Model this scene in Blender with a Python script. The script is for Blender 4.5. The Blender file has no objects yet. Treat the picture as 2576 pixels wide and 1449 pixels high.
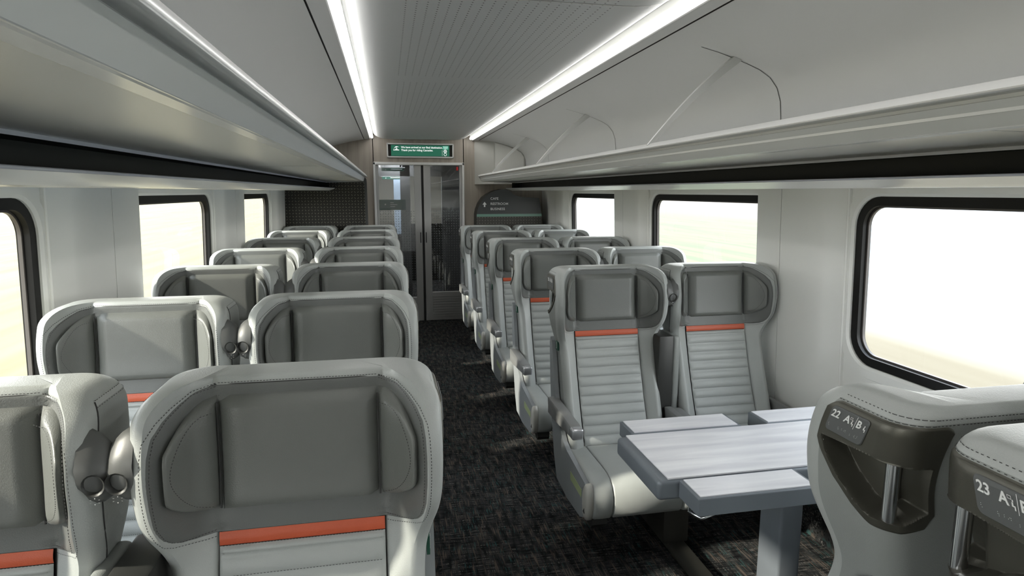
import bpy, bmesh, math, random
import numpy as np
from mathutils import Vector, Matrix
random.seed(7)
S = bpy.context.scene
COL = S.collection
PI = math.pi

# ------------------------------------------------------------------ camera
F, CX, CY, VX, VY = 1554., 1288., 724.5, 972., 482.
yv = Vector(((VX-CX)/F, (CY-VY)/F, -1.)).normalized()
uv = Vector((0, -yv.z, yv.y)).normalized()
if uv.y < 0: uv = -uv
xv = yv.cross(uv)
R = Matrix((xv, yv, uv))            # rows: world axes in camera space -> world = R @ cam
cam = bpy.data.cameras.new('camera'); cam_ob = bpy.data.objects.new('camera', cam); COL.objects.link(cam_ob)
cam_ob.matrix_world = Matrix.Translation((0, 0, 1.62)) @ R.to_4x4()
cam.sensor_fit = 'HORIZONTAL'; cam.sensor_width = 36; cam.lens = 36*F/2576; cam.clip_start = .02; cam.clip_end = 3000
S.camera = cam_ob

# ------------------------------------------------------------------ world, sun, exposure
W = bpy.data.worlds.new('sky'); S.world = W; W.use_nodes = True
nt = W.node_tree; nt.nodes.clear()
wo = nt.nodes.new('ShaderNodeOutputWorld'); bg = nt.nodes.new('ShaderNodeBackground')
tc = nt.nodes.new('ShaderNodeTexCoord'); sx = nt.nodes.new('ShaderNodeSeparateXYZ'); cr = nt.nodes.new('ShaderNodeValToRGB')
nt.links.new(tc.outputs['Generated'], sx.inputs[0]); nt.links.new(sx.outputs['Z'], cr.inputs[0]); nt.links.new(cr.outputs[0], bg.inputs[0]); nt.links.new(bg.outputs[0], wo.inputs[0])
cr.color_ramp.elements[0].color = (1, .99, .96, 1); cr.color_ramp.elements[1].color = (.78, .87, 1, 1)
cr.color_ramp.elements[1].position = .9
bg.inputs[1].default_value = 7.0
sd = bpy.data.lights.new('sun', 'SUN'); sd.energy = 7; sd.angle = math.radians(2.0); sd.color = (1, .93, .8)
so = bpy.data.objects.new('sun', sd); COL.objects.link(so)
SUN_DIR = Vector((1.0, .18, -.485))
so.rotation_euler = SUN_DIR.to_track_quat('-Z', 'Y').to_euler()
S.view_settings.view_transform = 'Standard'; S.view_settings.look = 'None'; S.view_settings.gamma = 1
S.view_settings.use_curve_mapping = False; S.view_settings.exposure = 0.12
COVE = 10.0

# ------------------------------------------------------------------ materials
def newmat(name):
    m = bpy.data.materials.new(name); m.use_nodes = True; n = m.node_tree
    return m, n, n.nodes['Principled BSDF']
def N(n, t, **k):
    o = n.nodes.new(t)
    for a, b in k.items(): setattr(o, a, b)
    return o
def objco(n, sc=(1, 1, 1), rot=(0, 0, 0)):
    t = N(n, 'ShaderNodeTexCoord'); mp = N(n, 'ShaderNodeMapping'); n.links.new(t.outputs['Object'], mp.inputs[0])
    mp.inputs['Scale'].default_value = sc; mp.inputs['Rotation'].default_value = rot
    return mp.outputs[0]
def mathn(n, op, a, b=None, c=None):
    o = N(n, 'ShaderNodeMath', operation=op)
    for i, v in enumerate((a, b, c)):
        if v is None: continue
        if isinstance(v, (int, float)): o.inputs[i].default_value = v
        else: n.links.new(v, o.inputs[i])
    return o.outputs[0]
def mixc(n, f, a, b):
    o = N(n, 'ShaderNodeMix', data_type='RGBA')
    for s, v in ((o.inputs[0], f), (o.inputs[6], a), (o.inputs[7], b)):
        if isinstance(v, (int, float)): s.default_value = v
        elif isinstance(v, tuple): s.default_value = (*v, 1)
        else: n.links.new(v, s)
    return o.outputs[2]
def plain(name, c, rough=.5, metal=0., spec=.5, bump=0, bscale=200, var=0, coat=0):
    m, n, p = newmat(name)
    p.inputs['Base Color'].default_value = (*c, 1); p.inputs['Roughness'].default_value = rough
    p.inputs['Metallic'].default_value = metal; p.inputs['Specular IOR Level'].default_value = spec
    if coat: p.inputs['Coat Weight'].default_value = coat; p.inputs['Coat Roughness'].default_value = .15
    if bump:
        co = objco(n); nz = N(n, 'ShaderNodeTexNoise'); nz.inputs['Scale'].default_value = bscale; nz.inputs['Detail'].default_value = 3
        n.links.new(co, nz.inputs[0]); b = N(n, 'ShaderNodeBump'); b.inputs['Strength'].default_value = bump; b.inputs['Distance'].default_value = .002
        n.links.new(nz.outputs[0], b.inputs['Height']); n.links.new(b.outputs[0], p.inputs['Normal'])
    if var:
        co = objco(n); nz = N(n, 'ShaderNodeTexNoise'); nz.inputs['Scale'].default_value = 3
        n.links.new(co, nz.inputs[0]); n.links.new(mixc(n, nz.outputs[0], tuple(x*(1-var) for x in c), tuple(min(1, x*(1+var)) for x in c)), p.inputs['Base Color'])
    return m
def leather(name, c, rough=.42):
    m, n, p = newmat(name); p.inputs['Base Color'].default_value = (*c, 1)
    p.inputs['Roughness'].default_value = rough; p.inputs['Specular IOR Level'].default_value = .5
    co = objco(n); v = N(n, 'ShaderNodeTexVoronoi'); v.inputs['Scale'].default_value = 420; n.links.new(co, v.inputs[0])
    nz = N(n, 'ShaderNodeTexNoise'); nz.inputs['Scale'].default_value = 9; nz.inputs['Detail'].default_value = 2; n.links.new(co, nz.inputs[0])
    h = mathn(n, 'ADD', mathn(n, 'MULTIPLY', v.outputs['Distance'], .35), mathn(n, 'MULTIPLY', nz.outputs[0], 2.2))
    b = N(n, 'ShaderNodeBump'); b.inputs['Strength'].default_value = .35; b.inputs['Distance'].default_value = .002
    n.links.new(h, b.inputs['Height']); n.links.new(b.outputs[0], p.inputs['Normal'])
    n.links.new(mixc(n, nz.outputs[0], tuple(x*.93 for x in c), tuple(x*1.06 for x in c)), p.inputs['Base Color'])
    return m
M = {}
M['white'] = plain('white_panel', (.84, .84, .81), .38, bump=.03, bscale=4)
M['whitegloss'] = plain('white_gloss', (.84, .84, .82), .22)
M['ceil'] = plain('ceiling_paint', (.73, .74, .74), .5)
M['bin'] = plain('rack_paint', (.62, .63, .62), .28)
M['soffit'] = plain('satin_soffit', (.80, .79, .74), .30, metal=.0, bump=.02, bscale=2)
M['rail'] = plain('rail_white', (.90, .90, .89), .2)
M['lilac'] = plain('cool_strip', (.55, .56, .62), .3)
M['black'] = plain('black_band', (.010, .011, .009), .45, spec=.3)
M['gasket'] = plain('window_rubber', (.006, .006, .006), .45, spec=.25)
M['gasket2'] = plain('window_inner_rubber', (.09, .08, .075), .4)
M['light'] = leather('light_grey_leather', (.41, .43, .42), .40)
M['dark'] = leather('dark_grey_leather', (.135, .142, .137), .40)
M['pad'] = leather('headrest_leather', (.155, .162, .153), .38)
M['orange'] = leather('orange_leather', (.56, .105, .045), .45)
M['shell'] = leather('shell_leather', (.28, .295, .285), .42)
M['thread'] = plain('dark_thread', (.05, .05, .05), .8)
M['threadl'] = plain('pale_thread', (.55, .55, .52), .8)
M['plastic'] = plain('grey_plastic', (.105, .108, .106), .42, bump=.05, bscale=500)
M['arm'] = plain('armrest_plastic', (.23, .235, .235), .4)
M['console'] = plain('divider_plastic', (.035, .036, .034), .45)
M['bezel'] = plain('bronze_grey_bezel', (.085, .082, .068), .33, metal=.45, bump=.08, bscale=700)
M['plate'] = plain('label_plate', (.10, .105, .105), .45, bump=.05, bscale=700)
M['chrome'] = plain('chrome', (.72, .73, .75), .18, metal=1)
M['silver'] = plain('silver_cap', (.62, .63, .66), .25, metal=.7)
M['seatplastic'] = plain('seat_side_plastic', (.30, .32, .335), .4)
M['endcap'] = plain('cream_end_cap', (.50, .49, .45), .35)
M['glow'] = plain('photoluminescent_strip', (.42, .50, .27), .5)
M['ink'] = plain('white_ink', (.80, .81, .80), .5)
M['tag'] = plain('green_tag', (.015, .085, .055), .5)
M['tablegrey'] = plain('table_edge_grey', (.17, .19, .215), .35, metal=.2)
M['ped'] = plain('pedestal_paint', (.055, .053, .045), .4, metal=.2)
M['frame'] = plain('brushed_door_frame', (.72, .72, .71), .3, metal=.2)
M['doorgrey'] = plain('door_stile_grey', (.40, .40, .395), .4, metal=.2)
M['signgreen'] = plain('sign_green', (.02, .11, .075), .4)
M['red'] = plain('red_lamp', (.6, .01, .01), .4)
M['partition'] = plain('charcoal_partition', (.042, .045, .045), .42)
M['darkedge'] = plain('partition_edge', (.02, .02, .018), .5)
M['mint'] = plain('mint_stripe', (.16, .30, .24), .4)
M['cabinet'] = plain('cabinet_cream', (.52, .52, .49), .35)
M['seamdark'] = plain('seam_shadow_gap', (.03, .03, .03), .6)
M['bluestrip'] = plain('pale_blue_panel', (.45, .55, .68), .4)
M['cream'] = plain('vestibule_cream', (.42, .40, .34), .4)

def emit(name, c, s):
    m = bpy.data.materials.new(name); m.use_nodes = True; n = m.node_tree; n.nodes.clear()
    o = N(n, 'ShaderNodeOutputMaterial'); e = N(n, 'ShaderNodeEmission'); e.inputs[0].default_value = (*c, 1); e.inputs[1].default_value = s
    n.links.new(e.outputs[0], o.inputs[0]); return m
M['cove'] = emit('cove_lamp', (1, .985, .95), COVE)
M['screen'] = emit('screen_green', (.025, .12, .075), 1.0)
M['screenmint'] = emit('screen_mint', (.12, .42, .30), 1.0)
M['screenwhite'] = emit('screen_white', (.85, .9, .87), 1.0)

def m_carpet():
    m, n, p = newmat('woven_carpet'); p.inputs['Roughness'].default_value = .95; p.inputs['Specular IOR Level'].default_value = .1
    def nz(sc, s, d=2):
        x = N(n, 'ShaderNodeTexNoise'); x.inputs['Scale'].default_value = s; x.inputs['Detail'].default_value = d; n.links.new(objco(n, sc), x.inputs[0]); return x.outputs[0]
    def th(v, a, b):
        r = N(n, 'ShaderNodeMapRange'); r.inputs['From Min'].default_value = a; r.inputs['From Max'].default_value = b; n.links.new(v, r.inputs[0]); return r.outputs[0]
    longy = nz((1, .05, .05), 150, 1); shortx = nz((.10, 1, 1), 110, 1); big = nz((1, 1, 1), 7, 3); lumps = nz((1, .22, .22), 38, 2)
    mask = th(big, .46, .56)
    tan = mathn(n, 'MULTIPLY', th(longy, .56, .62), th(lumps, .42, .58))
    c = mixc(n, th(lumps, .35, .65), (.012, .013, .014), (.040, .041, .041))
    c = mixc(n, mathn(n, 'MULTIPLY', th(shortx, .58, .64), .8), c, (.004, .004, .005))
    c = mixc(n, mathn(n, 'MULTIPLY', tan, .6), c, (.155, .118, .095))
    c = mixc(n, mathn(n, 'MULTIPLY', mathn(n, 'MULTIPLY', th(shortx, .30, .42), 1), 0.0), c, (.02, .05, .05))
    c = mixc(n, mathn(n, 'MULTIPLY', mathn(n, 'MULTIPLY', th(nz((1, .09, .09), 150, 1), .60, .66), mask), .7), c, (.03, .085, .085))
    c = mixc(n, mathn(n, 'MULTIPLY', th(shortx, .44, .38), th(longy, .5, .44)), c, (.10, .095, .09))
    n.links.new(c, p.inputs['Base Color'])
    b = N(n, 'ShaderNodeBump'); b.inputs['Strength'].default_value = .6; b.inputs['Distance'].default_value = .004
    n.links.new(mathn(n, 'ADD', longy, shortx), b.inputs['Height']); n.links.new(b.outputs[0], p.inputs['Normal'])
    return m
M['carpet'] = m_carpet()
def m_wood(name, a, b, sc, rough=.45, scale=18):
    m, n, p = newmat(name); p.inputs['Roughness'].default_value = rough
    x = N(n, 'ShaderNodeTexNoise'); x.inputs['Scale'].default_value = scale; x.inputs['Detail'].default_value = 5; x.inputs['Distortion'].default_value = .5
    n.links.new(objco(n, sc), x.inputs[0]); r = N(n, 'ShaderNodeMapRange'); r.inputs['From Min'].default_value = .3; r.inputs['From Max'].default_value = .7
    n.links.new(x.outputs[0], r.inputs[0]); n.links.new(mixc(n, r.outputs[0], a, b), p.inputs['Base Color']); return m
M['wood'] = m_wood('taupe_wood_laminate', (.30, .265, .225), (.40, .355, .305), (1, 1, .05), scale=26)
M['tabletop'] = m_wood('pale_grey_wood', (.60, .60, .64), (.80, .80, .82), (.10, 1, 1), .3, scale=22)
def m_weave(name, base, dash, glass=False, cell=.031):
    m, n, p = newmat(name); p.inputs['Roughness'].default_value = .6
    s = N(n, 'ShaderNodeSeparateXYZ'); n.links.new(objco(n), s.inputs[0])
    def cells(v): return mathn(n, 'DIVIDE', v, cell)
    u, w = cells(s.outputs['X']), cells(s.outputs['Z'])
    fu = mathn(n, 'SUBTRACT', mathn(n, 'FRACT', u), .5); fw = mathn(n, 'SUBTRACT', mathn(n, 'FRACT', w), .5)
    par = mathn(n, 'MODULO', mathn(n, 'ABSOLUTE', mathn(n, 'ADD', mathn(n, 'FLOOR', u), mathn(n, 'FLOOR', w))), 2)
    sg = mathn(n, 'SUBTRACT', mathn(n, 'MULTIPLY', par, 2), 1)
    a = mathn(n, 'ADD', fu, mathn(n, 'MULTIPLY', fw, sg)); b = mathn(n, 'SUBTRACT', fu, mathn(n, 'MULTIPLY', fw, sg))
    d = mathn(n, 'MULTIPLY', mathn(n, 'LESS_THAN', mathn(n, 'ABSOLUTE', a), .12), mathn(n, 'LESS_THAN', mathn(n, 'ABSOLUTE', b), .36))
    if not glass:
        n.links.new(mixc(n, d, base, dash), p.inputs['Base Color'])
    else:
        p.inputs['Base Color'].default_value = (*dash, 1)
        tr = N(n, 'ShaderNodeBsdfTransparent'); tr.inputs[0].default_value = (.62, .64, .66, 1)
        gl = N(n, 'ShaderNodeBsdfGlossy'); gl.inputs[0].default_value = (1, 1, 1, 1); gl.inputs[1].default_value = .03
        mx = N(n, 'ShaderNodeMixShader'); mx.inputs[0].default_value = .08; n.links.new(tr.outputs[0], mx.inputs[1]); n.links.new(gl.outputs[0], mx.inputs[2])
        lim = mathn(n, 'MULTIPLY', d, mathn(n, 'LESS_THAN', s.outputs['Z'], 1.40))
        m2 = N(n, 'ShaderNodeMixShader'); n.links.new(mathn(n, 'MULTIPLY', lim, .75), m2.inputs[0]); n.links.new(mx.outputs[0], m2.inputs[1]); n.links.new(p.outputs[0], m2.inputs[2])
        n.links.new(m2.outputs[0], n.nodes['Material Output'].inputs[0])
    return m
M['weave'] = m_weave('dash_weave_fabric', (.014, .013, .010), (.20, .19, .15), cell=.034)
M['weave2'] = m_weave('dash_weave_grey', (.050, .047, .040), (.20, .19, .17), cell=.034)
M['doorglass'] = m_weave('etched_door_glass', (0, 0, 0), (.22, .24, .25), glass=True)
def m_glass():
    m = bpy.data.materials.new('window_glass'); m.use_nodes = True; n = m.node_tree; n.nodes.clear()
    o = N(n, 'ShaderNodeOutputMaterial'); t = N(n, 'ShaderNodeBsdfTransparent'); t.inputs[0].default_value = (.93, .95, .94, 1)
    g = N(n, 'ShaderNodeBsdfGlossy'); g.inputs[1].default_value = .02; f = N(n, 'ShaderNodeLayerWeight'); f.inputs[0].default_value = .5
    x = N(n, 'ShaderNodeMixShader'); n.links.new(mathn(n, 'ADD', mathn(n, 'MULTIPLY', mathn(n, 'POWER', f.outputs['Facing'], 5), .5), .03), x.inputs[0]); n.links.new(t.outputs[0], x.inputs[1]); n.links.new(g.outputs[0], x.inputs[2]); n.links.new(x.outputs[0], o.inputs[0])
    return m
M['glass'] = m_glass()
def m_perf():
    m, n, p = newmat('perforated_ceiling'); p.inputs['Roughness'].default_value = .5
    s = N(n, 'ShaderNodeSeparateXYZ'); n.links.new(objco(n), s.inputs[0])
    x0, px, py = .083, .0365, .026
    u = mathn(n, 'DIVIDE', mathn(n, 'SUBTRACT', s.outputs['X'], x0-px/2), px); w = mathn(n, 'DIVIDE', s.outputs['Y'], py)
    fu = mathn(n, 'MULTIPLY', mathn(n, 'SUBTRACT', mathn(n, 'FRACT', u), .5), px); fw = mathn(n, 'MULTIPLY', mathn(n, 'SUBTRACT', mathn(n, 'FRACT', w), .5), py)
    d2 = mathn(n, 'ADD', mathn(n, 'MULTIPLY', fu, fu), mathn(n, 'MULTIPLY', fw, fw))
    h = mathn(n, 'LESS_THAN', d2, .0031**2)
    inx = mathn(n, 'MULTIPLY', mathn(n, 'GREATER_THAN', s.outputs['X'], x0-px/2), mathn(n, 'LESS_THAN', s.outputs['X'], .80))
    # perforated fields between the cross seams
    ym = mathn(n, 'MODULO', mathn(n, 'SUBTRACT', mathn(n, 'ADD', s.outputs['Y'], 20), 2.10), 1.96)
    iny = mathn(n, 'MULTIPLY', mathn(n, 'GREATER_THAN', ym, .085), mathn(n, 'LESS_THAN', ym, 1.85))
    iny = mathn(n, 'MULTIPLY', iny, mathn(n, 'LESS_THAN', s.outputs['Y'], 5.7))
    k = mathn(n, 'MULTIPLY', h, mathn(n, 'MULTIPLY', inx, iny))
    n.links.new(mixc(n, k, (.74, .75, .75), (.08, .08, .08)), p.inputs['Base Color']); return m
M['perf'] = m_perf()
def m_ground(side):
    m, n, p = newmat('field_'+side); p.inputs['Roughness'].default_value = .9
    def nz(sc, s, d=3):
        x = N(n, 'ShaderNodeTexNoise'); x.inputs['Scale'].default_value = s; x.inputs['Detail'].default_value = d; n.links.new(objco(n, sc), x.inputs[0]); return x.outputs[0]
    def th(v, a, b):
        r = N(n, 'ShaderNodeMapRange'); r.inputs['From Min'].default_value = a; r.inputs['From Max'].default_value = b; n.links.new(v, r.inputs[0]); return r.outputs[0]
    st = nz((1, .06, 1), 1.6, 4)
    if side == 'left':
        c = mixc(n, th(st, .35, .65), (.128, .098, .046), (.158, .140, .070))
    else:
        s = N(n, 'ShaderNodeSeparateXYZ'); n.links.new(objco(n), s.inputs[0])
        c = mixc(n, th(st, .35, .65), (.112, .092, .055), (.135, .115, .075))
        wat = mixc(n, th(nz((1, .05, 1), .25, 2), .40, .62), (.20, .205, .21), (.105, .145, .165))
        far = th(s.outputs['X'], 8.6, 10.5)
        c = mixc(n, far, c, wat)
        gr = mixc(n, th(st, .38, .62), (.066, .088, .040), (.102, .102, .052))
        gr = mixc(n, th(s.outputs['X'], 30, 36), gr, (.088, .072, .058))
        dg_ = mathn(n, 'SUBTRACT', s.outputs['Y'], mathn(n, 'MULTIPLY', s.outputs['X'], 1.25))
        c = mixc(n, th(dg_, 0, 4), c, gr)
        c = mixc(n, th(mathn(n, 'SUBTRACT', s.outputs['Y'], mathn(n, 'MULTIPLY', s.outputs['X'], 2.4)), 0, 6), c, (.15, .147, .13))
    n.links.new(c, p.inputs['Base Color']); return m
M['fieldL'] = m_ground('left'); M['fieldR'] = m_ground('right')

# ------------------------------------------------------------------ mesh helpers
def tag(o, label=None, cat=None, group=None, kind=None):
    if label: o['label'] = label
    if cat: o['category'] = cat
    if group: o['group'] = group
    if kind: o['kind'] = kind
    return o
def ob(name, V, Fc, mat, parent=None, smooth=False, mi=None, mats=None, auto=None):
    me = bpy.data.meshes.new(name); me.from_pydata([tuple(v) for v in V], [], [tuple(f) for f in Fc]); me.update()
    if mats:
        for q in mats: me.materials.append(M[q])
        me.polygons.foreach_set('material_index', mi)
    else: me.materials.append(M[mat])
    bm = bmesh.new(); bm.from_mesh(me); bmesh.ops.remove_doubles(bm, verts=bm.verts, dist=1e-5)
    bmesh.ops.recalc_face_normals(bm, faces=bm.faces); bm.to_mesh(me); bm.free()
    if smooth:
        me.shade_smooth()
        if auto is not None: me.set_sharp_from_angle(angle=math.radians(auto))
    o = bpy.data.objects.new(name, me); COL.objects.link(o)
    if parent is not None: o.parent = parent
    return o
def struct(o): o['kind'] = 'structure'; return o
class MB:
    def __init__(s): s.V = []; s.F = []
    def add(s, V, Fc):
        b = len(s.V); s.V += [tuple(v) for v in V]; s.F += [tuple(i+b for i in f) for f in Fc]; return s
    def box(s, x0, x1, y0, y1, z0, z1):
        return s.add([(x0, y0, z0), (x1, y0, z0), (x1, y1, z0), (x0, y1, z0), (x0, y0, z1), (x1, y0, z1), (x1, y1, z1), (x0, y1, z1)],
                     [(0, 3, 2, 1), (4, 5, 6, 7), (0, 1, 5, 4), (1, 2, 6, 5), (2, 3, 7, 6), (3, 0, 4, 7)])
    def bbox(s, x0, x1, y0, y1, z0, z1, r=.01, seg=2):
        bm = bmesh.new(); bmesh.ops.create_cube(bm, size=1)
        for v in bm.verts: v.co = Vector(((x0+x1)/2+v.co.x*(x1-x0), (y0+y1)/2+v.co.y*(y1-y0), (z0+z1)/2+v.co.z*(z1-z0)))
        bmesh.ops.bevel(bm, geom=bm.edges[:], offset=r, segments=seg, profile=.5, affect='EDGES')
        bm.verts.index_update(); s.add([v.co[:] for v in bm.verts], [[v.index for v in f.verts] for f in bm.faces]); bm.free(); return s
    def prism(s, poly, a, b, axis='y', caps=True):
        # poly: list of 2D; extrude along axis
        def P(p, t):
            return {'y': (p[0], t, p[1]), 'x': (t, p[0], p[1]), 'z': (p[0], p[1], t)}[axis]
        n = len(poly); V = [P(p, a) for p in poly]+[P(p, b) for p in poly]
        Fc = [(i, (i+1) % n, n+(i+1) % n, n+i) for i in range(n)]
        if caps: Fc += [tuple(range(n))[::-1], tuple(range(n, 2*n))]
        return s.add(V, Fc)
    def tube(s, pts, r, n=8, closed=False, caps=True):
        pts = [Vector(p) for p in pts]; V = []; m = len(pts)
        for i, p in enumerate(pts):
            if closed: t = pts[(i+1) % m]-pts[i-1]
            else: t = pts[min(i+1, m-1)]-pts[max(i-1, 0)]
            t.normalize(); a = Vector((0, 0, 1)) if abs(t.z) < .9 else Vector((1, 0, 0)); u = t.cross(a).normalized(); w = t.cross(u)
            rr = r[i] if isinstance(r, (list, tuple)) else r
            for k in range(n): V.append(p+u*rr*math.cos(2*PI*k/n)+w*rr*math.sin(2*PI*k/n))
        Fc = []
        for i in range(m if closed else m-1):
            j = (i+1) % m
            for k in range(n): Fc.append((i*n+k, i*n+(k+1) % n, j*n+(k+1) % n, j*n+k))
        if caps and not closed: Fc += [tuple(range(n))[::-1], tuple((m-1)*n+k for k in range(n))]
        return s.add(V, Fc)
    def xf(s, f): s.V = [tuple(f(*v)) for v in s.V]; return s
    def build(s, name, mat, parent=None, smooth=False, auto=None): return ob(name, s.V, s.F, mat, parent, smooth, auto=auto)
def rrect(a0, a1, b0, b1, r, n=6):
    out = []
    for cx, cy, st in ((a1-r, b1-r, 0), (a0+r, b1-r, 90), (a0+r, b0+r, 180), (a1-r, b0+r, 270)):
        for k in range(n+1):
            t = math.radians(st+90*k/n); out.append((cx+r*math.cos(t), cy+r*math.sin(t)))
    return out
def empty(name, loc=(0, 0, 0), rz=0):
    o = bpy.data.objects.new(name, None); COL.objects.link(o); o.location = loc; o.rotation_euler = (0, 0, rz); o.empty_display_size = .1; return o
_fc = bpy.data.curves.new('lettering', 'FONT')
def text_mesh(txt, size, extr=.0006, align='LEFT', bold=0.0, space=1.0):
    c = bpy.data.curves.new('lettering', 'FONT'); c.body = txt; c.size = size; c.extrude = extr; c.align_x = align; c.offset = bold; c.space_character = space
    c.resolution_u = 3
    o = bpy.data.objects.new('lettering', c); COL.objects.link(o); dg = bpy.context.evaluated_depsgraph_get(); dg.update()
    me = o.evaluated_get(dg).to_mesh(); V = [v.co[:] for v in me.vertices]; Fc = [tuple(p.vertices) for p in me.polygons]
    o.evaluated_get(dg).to_mesh_clear(); bpy.data.objects.remove(o); bpy.data.curves.remove(c)
    return V, Fc
def put(V, o, ux, uy, sx=1., sy=1.):
    o, ux, uy = Vector(o), Vector(ux).normalized(), Vector(uy).normalized(); w = ux.cross(uy)
    return [tuple(o+ux*v[0]*sx+uy*v[1]*sy+w*v[2]) for v in V]

# ------------------------------------------------------------------ car shell
Y0, Y1 = -1.6, 7.77
MID = .415
def line_x(side, z, sl): return (z-1.62)/sl
# (z, slope left, slope right) -> x on either side
prof = {k: ((v[0], (v[0]-1.62)/v[1]), (v[0], (v[0]-1.62)/v[2])) for k, v in dict(
    hdr=(1.631, -.0176, .0075), blk0=(1.661, -.0727, .0295), blk1=(1.720, -.1531, .0671),
    cor=(1.736, -.4627, .1065), face=(1.782, -.687, .1515), rlow=(1.798, -.815, .1688), rtop=(1.811, -.872, .1824)).items()}
def px(k, s): return prof[k][s][1]
def pz(k): return prof[k][0][0]
SG = (-1, 1)
def wallx(s, z): return (-1.225+.035*z) if s == 0 else (2.065-.035*z)

fl = MB().box(-1.25, 2.09, Y0, Y1+.02, -.04, 0); struct(fl.build('floor', 'carpet'))

# walls made of window bays
BAY = 2.155
WFAR = (2.40, 2.373)      # far edge of the nearest visible opening, left / right
WLS = (1.46, 1.54)
WL = 1.46
ZB, ZT = .865, 1.60
GN = {0: 0, 1: 0}
wcount = [0]
def bay(s, yf, yn, ylo, yhi, k):
    """wall piece from ylo to yhi with a rounded window hole yn..yf"""
    n = 8; r = .13
    hole = rrect(yn, yf, ZB, ZT, r, n)
    zlo, zhi = .0, 1.66
    outer = []
    cy, cz = (yn+yf)/2, (ZB+ZT)/2
    m = len(hole); q = n+1
    # outer loop points matched corner by corner
    def side_pts(a, b, t): return (a[0]+(b[0]-a[0])*t, a[1]+(b[1]-a[1])*t)
    C = [(yhi, zhi), (ylo, zhi), (ylo, zlo), (yhi, zlo)]
    for ci, (hy, hz) in enumerate(((yf-r, ZT-r), (yn+r, ZT-r), (yn+r, ZB+r), (yf-r, ZB+r))):
        c = C[ci]
        # go from the straight edge, through the corner, to the next straight edge
        starts = [(yhi, hz), (hy, zhi), (ylo, hz), (hy, zlo)][ci]
        ends = [(hy, zhi), (ylo, hz), (hy, zlo), (yhi, hz)][ci]
        for j in range(q):
            t = j/n
            outer.append(side_pts(starts, c, t*2) if t <= .5 else side_pts(c, ends, t*2-1))
    V = [(wallx(s, z), y, z) for y, z in outer]; Fc = []
    d = (-.005, -.012, -.045, -.075) ; ins = (.035, .03, .012, 0)
    loops = [outer]
    lay = []
    # decorative raised moulding ring then reveal going outwards
    for (off, dep) in ((.055, 0.0), (.05, .008), (.012, .008), (0, 0), (0, -.055)):
        lp = rrect(yn-off, yf+off, ZB-off, ZT+off, r+off, n)
        lay.append([(wallx(s, z)-SG[s]*dep, y, z) for y, z in lp])
    allv = V[:]
    for L in lay: allv += L
    for li in range(len(lay)):
        a, b = li*m, (li+1)*m
        for i in range(m):
            j = (i+1) % m; Fc.append((a+i, a+j, b+j, b+i))
    return allv, Fc
def window(s, yf, yn, k):
    wcount[0] += 1
    nm = 'window_%d' % wcount[0]
    g = struct(empty(nm, (0, 0, 0)))
    def ring(o0, o1, d0, d1, name, mat, r0=.13):
        n = 8; A = rrect(yn+o0, yf-o0, ZB+o0, ZT-o0, max(.02, r0-o0), n); B = rrect(yn+o1, yf-o1, ZB+o1, ZT-o1, max(.02, r0-o1), n)
        m = len(A)
        def P(l, d): return [(wallx(s, z)+SG[s]*d, y, z) for y, z in l]
        V = P(A, d0)+P(B, d0)+P(B, d1)+P(A, d1); Fc = []
        for q in range(4):
            for i in range(m): j = (i+1) % m; Fc.append((q*m+i, q*m+j, ((q+1) % 4)*m+j, ((q+1) % 4)*m+i))
        return ob(name, V, Fc, mat, g, smooth=True, auto=35)
    ring(0, .038, .008, .05, 'gasket', 'gasket'); ring(.036, .046, .030, .042, 'inner_seal', 'gasket2')
    n = 8; A = rrect(yn+.044, yf-.044, ZB+.044, ZT-.044, .086, n)
    ob('pane', [(wallx(s, z)+SG[s]*.035, y, z) for y, z in A], [tuple(range(len(A)))], 'glass', g)
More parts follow.
